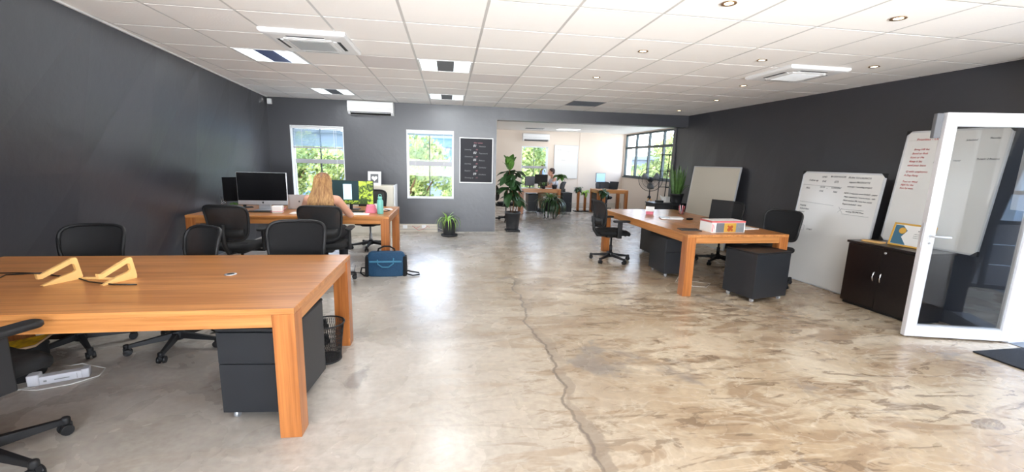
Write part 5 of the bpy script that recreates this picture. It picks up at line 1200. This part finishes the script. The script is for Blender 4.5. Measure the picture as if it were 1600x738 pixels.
tag(MB().box(3.30, 3.95, YB + 3.9, YB + 4.3, 2.494, 2.5).build('far_light_panel', 'lamp_white'), 'bright flat ceiling light panel in the back room', 'ceiling light')
tag(MB().box(2.30, 2.85, YB + 4.0, YB + 4.25, 2.49, 2.5).build('far_air_vent', 'vent_grey'), 'dark slot vent in the back room ceiling', 'vent')

# ------------------------------------------------------------------ people
def capsule(mb, a, ra, b_, rb, n=14):
    a, b_ = Vector(a), Vector(b_); d_ = (b_ - a).normalized(); pts = []; rr = []
    for k in (-1.0, -0.8, -0.45): pts.append(a + d_ * ra * k); rr.append(ra * math.sqrt(max(0.0004, 1 - k * k)))
    pts.append(a); rr.append(ra)
    for t in (0.33, 0.66): pts.append(a.lerp(b_, t)); rr.append(ra + (rb - ra) * t)
    pts.append(b_); rr.append(rb)
    for k in (0.45, 0.8, 1.0): pts.append(b_ + d_ * rb * k); rr.append(rb * math.sqrt(max(0.0004, 1 - k * k)))
    mb.tube(pts, rr, n)
def remesh(o, vox, sm=3):
    m_ = o.modifiers.new('remesh', 'REMESH'); m_.mode = 'VOXEL'; m_.voxel_size = vox; m_.use_smooth_shade = True
    s_ = o.modifiers.new('smooth', 'SMOOTH'); s_.iterations = sm; s_.factor = 0.5
def hand(mb, wrist, d_, side, r=0.008):
    """relaxed, lightly curled hand lying palm down; d_ = finger direction, side=+1 thumb towards +perp"""
    w = Vector(wrist); d_ = Vector(d_).normalized(); p = Vector((0, 0, 1)).cross(d_).normalized() * side
    k = w + d_ * 0.085
    capsule(mb, w, 0.024, w + d_ * 0.03, 0.026)
    for i, (L, off) in enumerate(((0.070, 0.030), (0.080, 0.010), (0.074, -0.010), (0.058, -0.029))):
        a = w + d_ * 0.02 + p * off * 0.6; b_ = k + p * off + Vector((0, 0, 0.006)); capsule(mb, a, 0.015, b_, 0.0105, 10)
        c = b_ + d_ * L * 0.5 + Vector((0, 0, -0.004)); e = c + d_ * L * 0.45 + Vector((0, 0, -0.018)); capsule(mb, b_, 0.0095, c, 0.0085, 10); capsule(mb, c, 0.0085, e, 0.0072, 10)
    a = w + d_ * 0.02 + p * 0.02; b_ = a + d_ * 0.035 + p * 0.028; c = b_ + d_ * 0.035 + p * 0.006 + Vector((0, 0, -0.006)); capsule(mb, a, 0.014, b_, 0.011, 10); capsule(mb, b_, 0.011, c, 0.009, 10)
def head(mb, c, f, tilt=0):
    """c head centre, f facing (unit xy)"""
    c = Vector(c); f = Vector(f).normalized(); s = Vector((0, 0, 1)).cross(f)
    up = Vector((0, 0, 1)); mx = Matrix(((s.x, f.x, 0, c.x), (s.y, f.y, 0, c.y), (0, 0, 1, c.z), (0, 0, 0, 1)))
    mb.ell((0, -0.008, 0.028), (0.074, 0.093, 0.088), 20, 14, mx); mb.ell((0, 0.022, -0.038), (0.056, 0.066, 0.078), 18, 12, mx)
    mb.ell((0, 0.062, -0.088), (0.026, 0.022, 0.02), 12, 8, mx)                      # chin
    mb.rings([[(x, y, z) for x, y in ((-0.008, 0.08), (0.008, 0.08), (q, 0.086 + w_), (-q, 0.086 + w_))] for z, q, w_ in ((0.012, 0.005, 0.002), (-0.015, 0.008, 0.014), (-0.032, 0.014, 0.022), (-0.04, 0.012, 0.008))], True, True, mx)
    mb.ell((0, 0.082, -0.058), (0.022, 0.010, 0.006), 12, 6, mx); mb.ell((0, 0.080, -0.067), (0.018, 0.010, 0.006), 12, 6, mx)     # lips
    for q in (-1, 1): mb.ell((q * 0.073, -0.004, -0.012), (0.009, 0.018, 0.030), 10, 8, mx); mb.ell((q * 0.03, 0.078, 0.012), (0.018, 0.010, 0.006), 10, 6, mx)
    return mx
# --- the woman, seated, seen from behind
px_, py_ = -1.50, 5.27
wm = empty('person', (px_, py_, 0), 0, 'person with long blonde hair and dark sleeveless top seated back to us at the desk', 'person')
P = lambda x, y, z: Vector((x, y, z))
hip = P(0, -0.06, 0.56); chest = P(-0.0, 0.04, 0.86); neck = P(-0.0, 0.09, 1.06); hc = P(-0.0, 0.13, 1.19)
sk = MB(); hmx = head(sk, hc, (0.05, 1, 0))
capsule(sk, P(0, 0.09, 1.0), 0.058, P(0, 0.12, 1.13), 0.052)
sk.ell(chest + P(0, 0, 0.02), (0.150, 0.105, 0.17), 20, 12); sk.ell(P(0, -0.01, 0.70), (0.140, 0.105, 0.16), 20, 12); sk.ell(hip, (0.18, 0.135, 0.12), 20, 12)
sh_l, sh_r = P(-0.165, 0.07, 0.985), P(0.165, 0.05, 0.985); el_l, el_r = P(-0.30, 0.26, 0.79), P(0.275, 0.22, 0.785); wr_l, wr_r = P(-0.36, 0.55, 0.765), P(0.16, 0.52, 0.765)
for a, b_, c in ((sh_l, el_l, wr_l), (sh_r, el_r, wr_r)):
    capsule(sk, P(0, 0.07, 1.0), 0.05, a, 0.054); capsule(sk, a, 0.054, b_, 0.041); capsule(sk, b_, 0.040, c, 0.026)
hand(sk, wr_l, (-0.1, 1, -0.02), -1 * -1 * -1); hand(sk, wr_r, (-0.35, 1, -0.02), 1)
for s in (-1, 1):
    h_, k_, a_ = P(s * 0.09, 0.0, 0.555), P(s * 0.13, 0.42, 0.56), P(s * 0.13, 0.40, 0.10)
    capsule(sk, h_, 0.088, k_, 0.062); capsule(sk, k_, 0.058, a_, 0.036)
    capsule(sk, a_ + P(0, 0, -0.03), 0.035, a_ + P(0, 0.14, -0.06), 0.028)
bd = sk.build('body', 'skin', wm); remesh(bd, 0.007, 4)
for q in (-1, 1): MB().ell((q * 0.03, 0.078, 0.0), (0.013, 0.010, 0.009), 10, 8, hmx).build('eye', 'paper', wm)
tp_ = MB(); tp_.ell(chest + P(0, 0, 0.01), (0.160, 0.115, 0.165), 20, 12); tp_.ell(P(0, -0.01, 0.70), (0.152, 0.118, 0.17), 20, 12); capsule(tp_, P(-0.10, 0.06, 0.98), 0.045, P(-0.06, 0.05, 0.9), 0.07); capsule(tp_, P(0.10, 0.05, 0.98), 0.045, P(0.06, 0.05, 0.9), 0.07)
o = tp_.build('sleeveless_top', 'shirt_dark', wm); remesh(o, 0.010, 3)
sr_ = MB(); sr_.tube([P(-0.125, 0.0, 0.92), P(-0.13, 0.02, 1.0), P(-0.12, 0.07, 1.045), P(-0.10, 0.12, 1.02), P(-0.09, 0.15, 0.94)], 0.012, 8); sr_.build('pink_strap', 'pink', wm)
tr_ = MB(); tr_.ell(hip, (0.195, 0.15, 0.125), 20, 12)
for s in (-1, 1):
    h_, k_, a_ = P(s * 0.09, 0.0, 0.555), P(s * 0.13, 0.42, 0.56), P(s * 0.13, 0.40, 0.12); capsule(tr_, h_, 0.100, k_, 0.072); capsule(tr_, k_, 0.070, a_, 0.050)
o = tr_.build('trousers', 'trousers', wm); remesh(o, 0.012, 3)
for s in (-1, 1):
    q = MB(); q.rings([[(s * 0.13 + w_ * math.cos(t), 0.45 + l_ * math.sin(t), z) for t in [2 * PI * j / 20 for j in range(20)]] for z, w_, l_ in ((0.0, 0.042, 0.125), (0.02, 0.045, 0.13), (0.05, 0.042, 0.115), (0.085, 0.036, 0.07))]); q.build('shoe', 'black', wm)
# hair: a full cap flowing into long locks down the back
hr = MB(); rs = []
prof = [(1.308, 0.010, 0.010, 0.11), (1.303, 0.034, 0.037, 0.11), (1.290, 0.056, 0.062, 0.11), (1.268, 0.076, 0.086, 0.107), (1.235, 0.090, 0.103, 0.10), (1.19, 0.099, 0.105, 0.088), (1.13, 0.100, 0.095, 0.062), (1.06, 0.118, 0.070, 0.028), (0.99, 0.138, 0.055, -0.005), (0.92, 0.142, 0.044, -0.038), (0.86, 0.132, 0.034, -0.052), (0.82, 0.10, 0.022, -0.058)]
for z, a, b_, yc in prof:
    ring = []
    for j in range(56):
        t = 2 * PI * j / 56; k = 1 + 0.028 * math.sin(j * 2.6 + z * 7) + 0.02 * math.sin(j * 5.1 + z * 13)
        y = yc + b_ * k * math.sin(t)
        if y > hc.y + 0.015 and z < 1.26: y = hc.y + 0.015
        ring.append((a * k * math.cos(t), y, z + (0.02 * math.sin(j * 1.7) if z < 0.9 else 0)))
    rs.append(ring)
hr.rings(rs[:7], True); o1 = hr.build('hair', 'hair', wm)
hr2 = MB(); hr2.rings(rs[6:], True); o2 = hr2.build('hair_lengths', 'hair_tip', wm)
lk = MB(); rnd = random.Random(11)
for k in range(150):
    t = PI + PI * (k + rnd.random()) / 150 ; path = []
    zend = rnd.uniform(0.80, 0.90)
    for z, a, b_, yc in prof:
        if z < zend: break
        w_ = 1.02 + 0.02 * math.sin(k + z * 9); path.append((a * w_ * math.cos(t) + 0.004 * math.sin(z * 25 + k), yc + b_ * w_ * math.sin(t), z))
    if len(path) > 6: q = rnd.choice((2, 3, 3, 4, 4, 5)); lk.tube(path[q:], [0.001] + [0.004] * (len(path) - q - 2) + [0.001], 5)
o = lk.build('hair_locks', 'hair_lock', wm); o['kind'] = 'stuff'
# --- the man in the back room, seated, facing left
mn = empty('person', (3.18, 12.72, 0), PI / 2, 'person with short dark hair and pale T-shirt seated in the back room', 'person')
sk = MB(); hc = P(0.0, 0.10, 1.20); hmx = head(sk, hc, (0, 1, 0)); capsule(sk, P(0, 0.05, 1.02), 0.06, P(0, 0.08, 1.14), 0.055)
for s in (-1, 1):
    a, b_, c = P(s * 0.19, 0.03, 1.0), P(s * 0.24, 0.16, 0.78), P(s * 0.16, 0.36, 0.775); capsule(sk, a, 0.055, b_, 0.042); capsule(sk, b_, 0.042, c, 0.028); hand(sk, c, (-0.2 * s, 1, 0), -s)
    h_, k_, a_ = P(s * 0.09, 0.0, 0.555), P(s * 0.12, 0.42, 0.55), P(s * 0.12, 0.36, 0.10); capsule(sk, h_, 0.09, k_, 0.062); capsule(sk, k_, 0.056, a_, 0.036); capsule(sk, a_ + P(0, 0, -0.03), 0.035, a_ + P(0, 0.14, -0.06), 0.028)
sk.ell(P(0, 0, 0.88), (0.165, 0.115, 0.19), 18, 12); sk.ell(P(0, -0.02, 0.66), (0.15, 0.12, 0.16), 18, 12)
o = sk.build('body', 'skin', mn); remesh(o, 0.009, 4)
for q in (-1, 1): MB().ell((q * 0.03, 0.078, 0.0), (0.013, 0.010, 0.009), 10, 8, hmx).build('eye', 'paper', mn)
tp_ = MB(); tp_.ell(P(0, 0, 0.89), (0.178, 0.13, 0.18), 18, 12); tp_.ell(P(0, -0.02, 0.70), (0.165, 0.135, 0.18), 18, 12)
for s in (-1, 1): capsule(tp_, P(s * 0.15, 0.02, 1.0), 0.065, P(s * 0.215, 0.09, 0.88), 0.06)
o = tp_.build('t_shirt', 'shirt_light', mn); remesh(o, 0.012, 3)
tr_ = MB(); tr_.ell(P(0, -0.04, 0.56), (0.18, 0.15, 0.12), 18, 12)
for s in (-1, 1): h_, k_, a_ = P(s * 0.09, 0.0, 0.555), P(s * 0.12, 0.42, 0.55), P(s * 0.12, 0.36, 0.12); capsule(tr_, h_, 0.10, k_, 0.07); capsule(tr_, k_, 0.068, a_, 0.05)
o = tr_.build('trousers', 'khaki', mn); remesh(o, 0.014, 3)
for s in (-1, 1): q = MB(); q.rings([[(s * 0.12 + w_ * math.cos(t), 0.41 + l_ * math.sin(t), z) for t in [2 * PI * j / 20 for j in range(20)]] for z, w_, l_ in ((0.0, 0.045, 0.13), (0.02, 0.048, 0.135), (0.05, 0.045, 0.12), (0.085, 0.038, 0.07))]); q.build('shoe', 'black', mn)
hr = MB(); hr.ell((0, -0.022, 0.045), (0.084, 0.096, 0.085), 20, 12, hmx); hr.ell((0, -0.05, 0.0), (0.078, 0.065, 0.07), 16, 10, hmx)
o = hr.build('hair', 'hair_dark', mn); remesh(o, 0.008, 2)
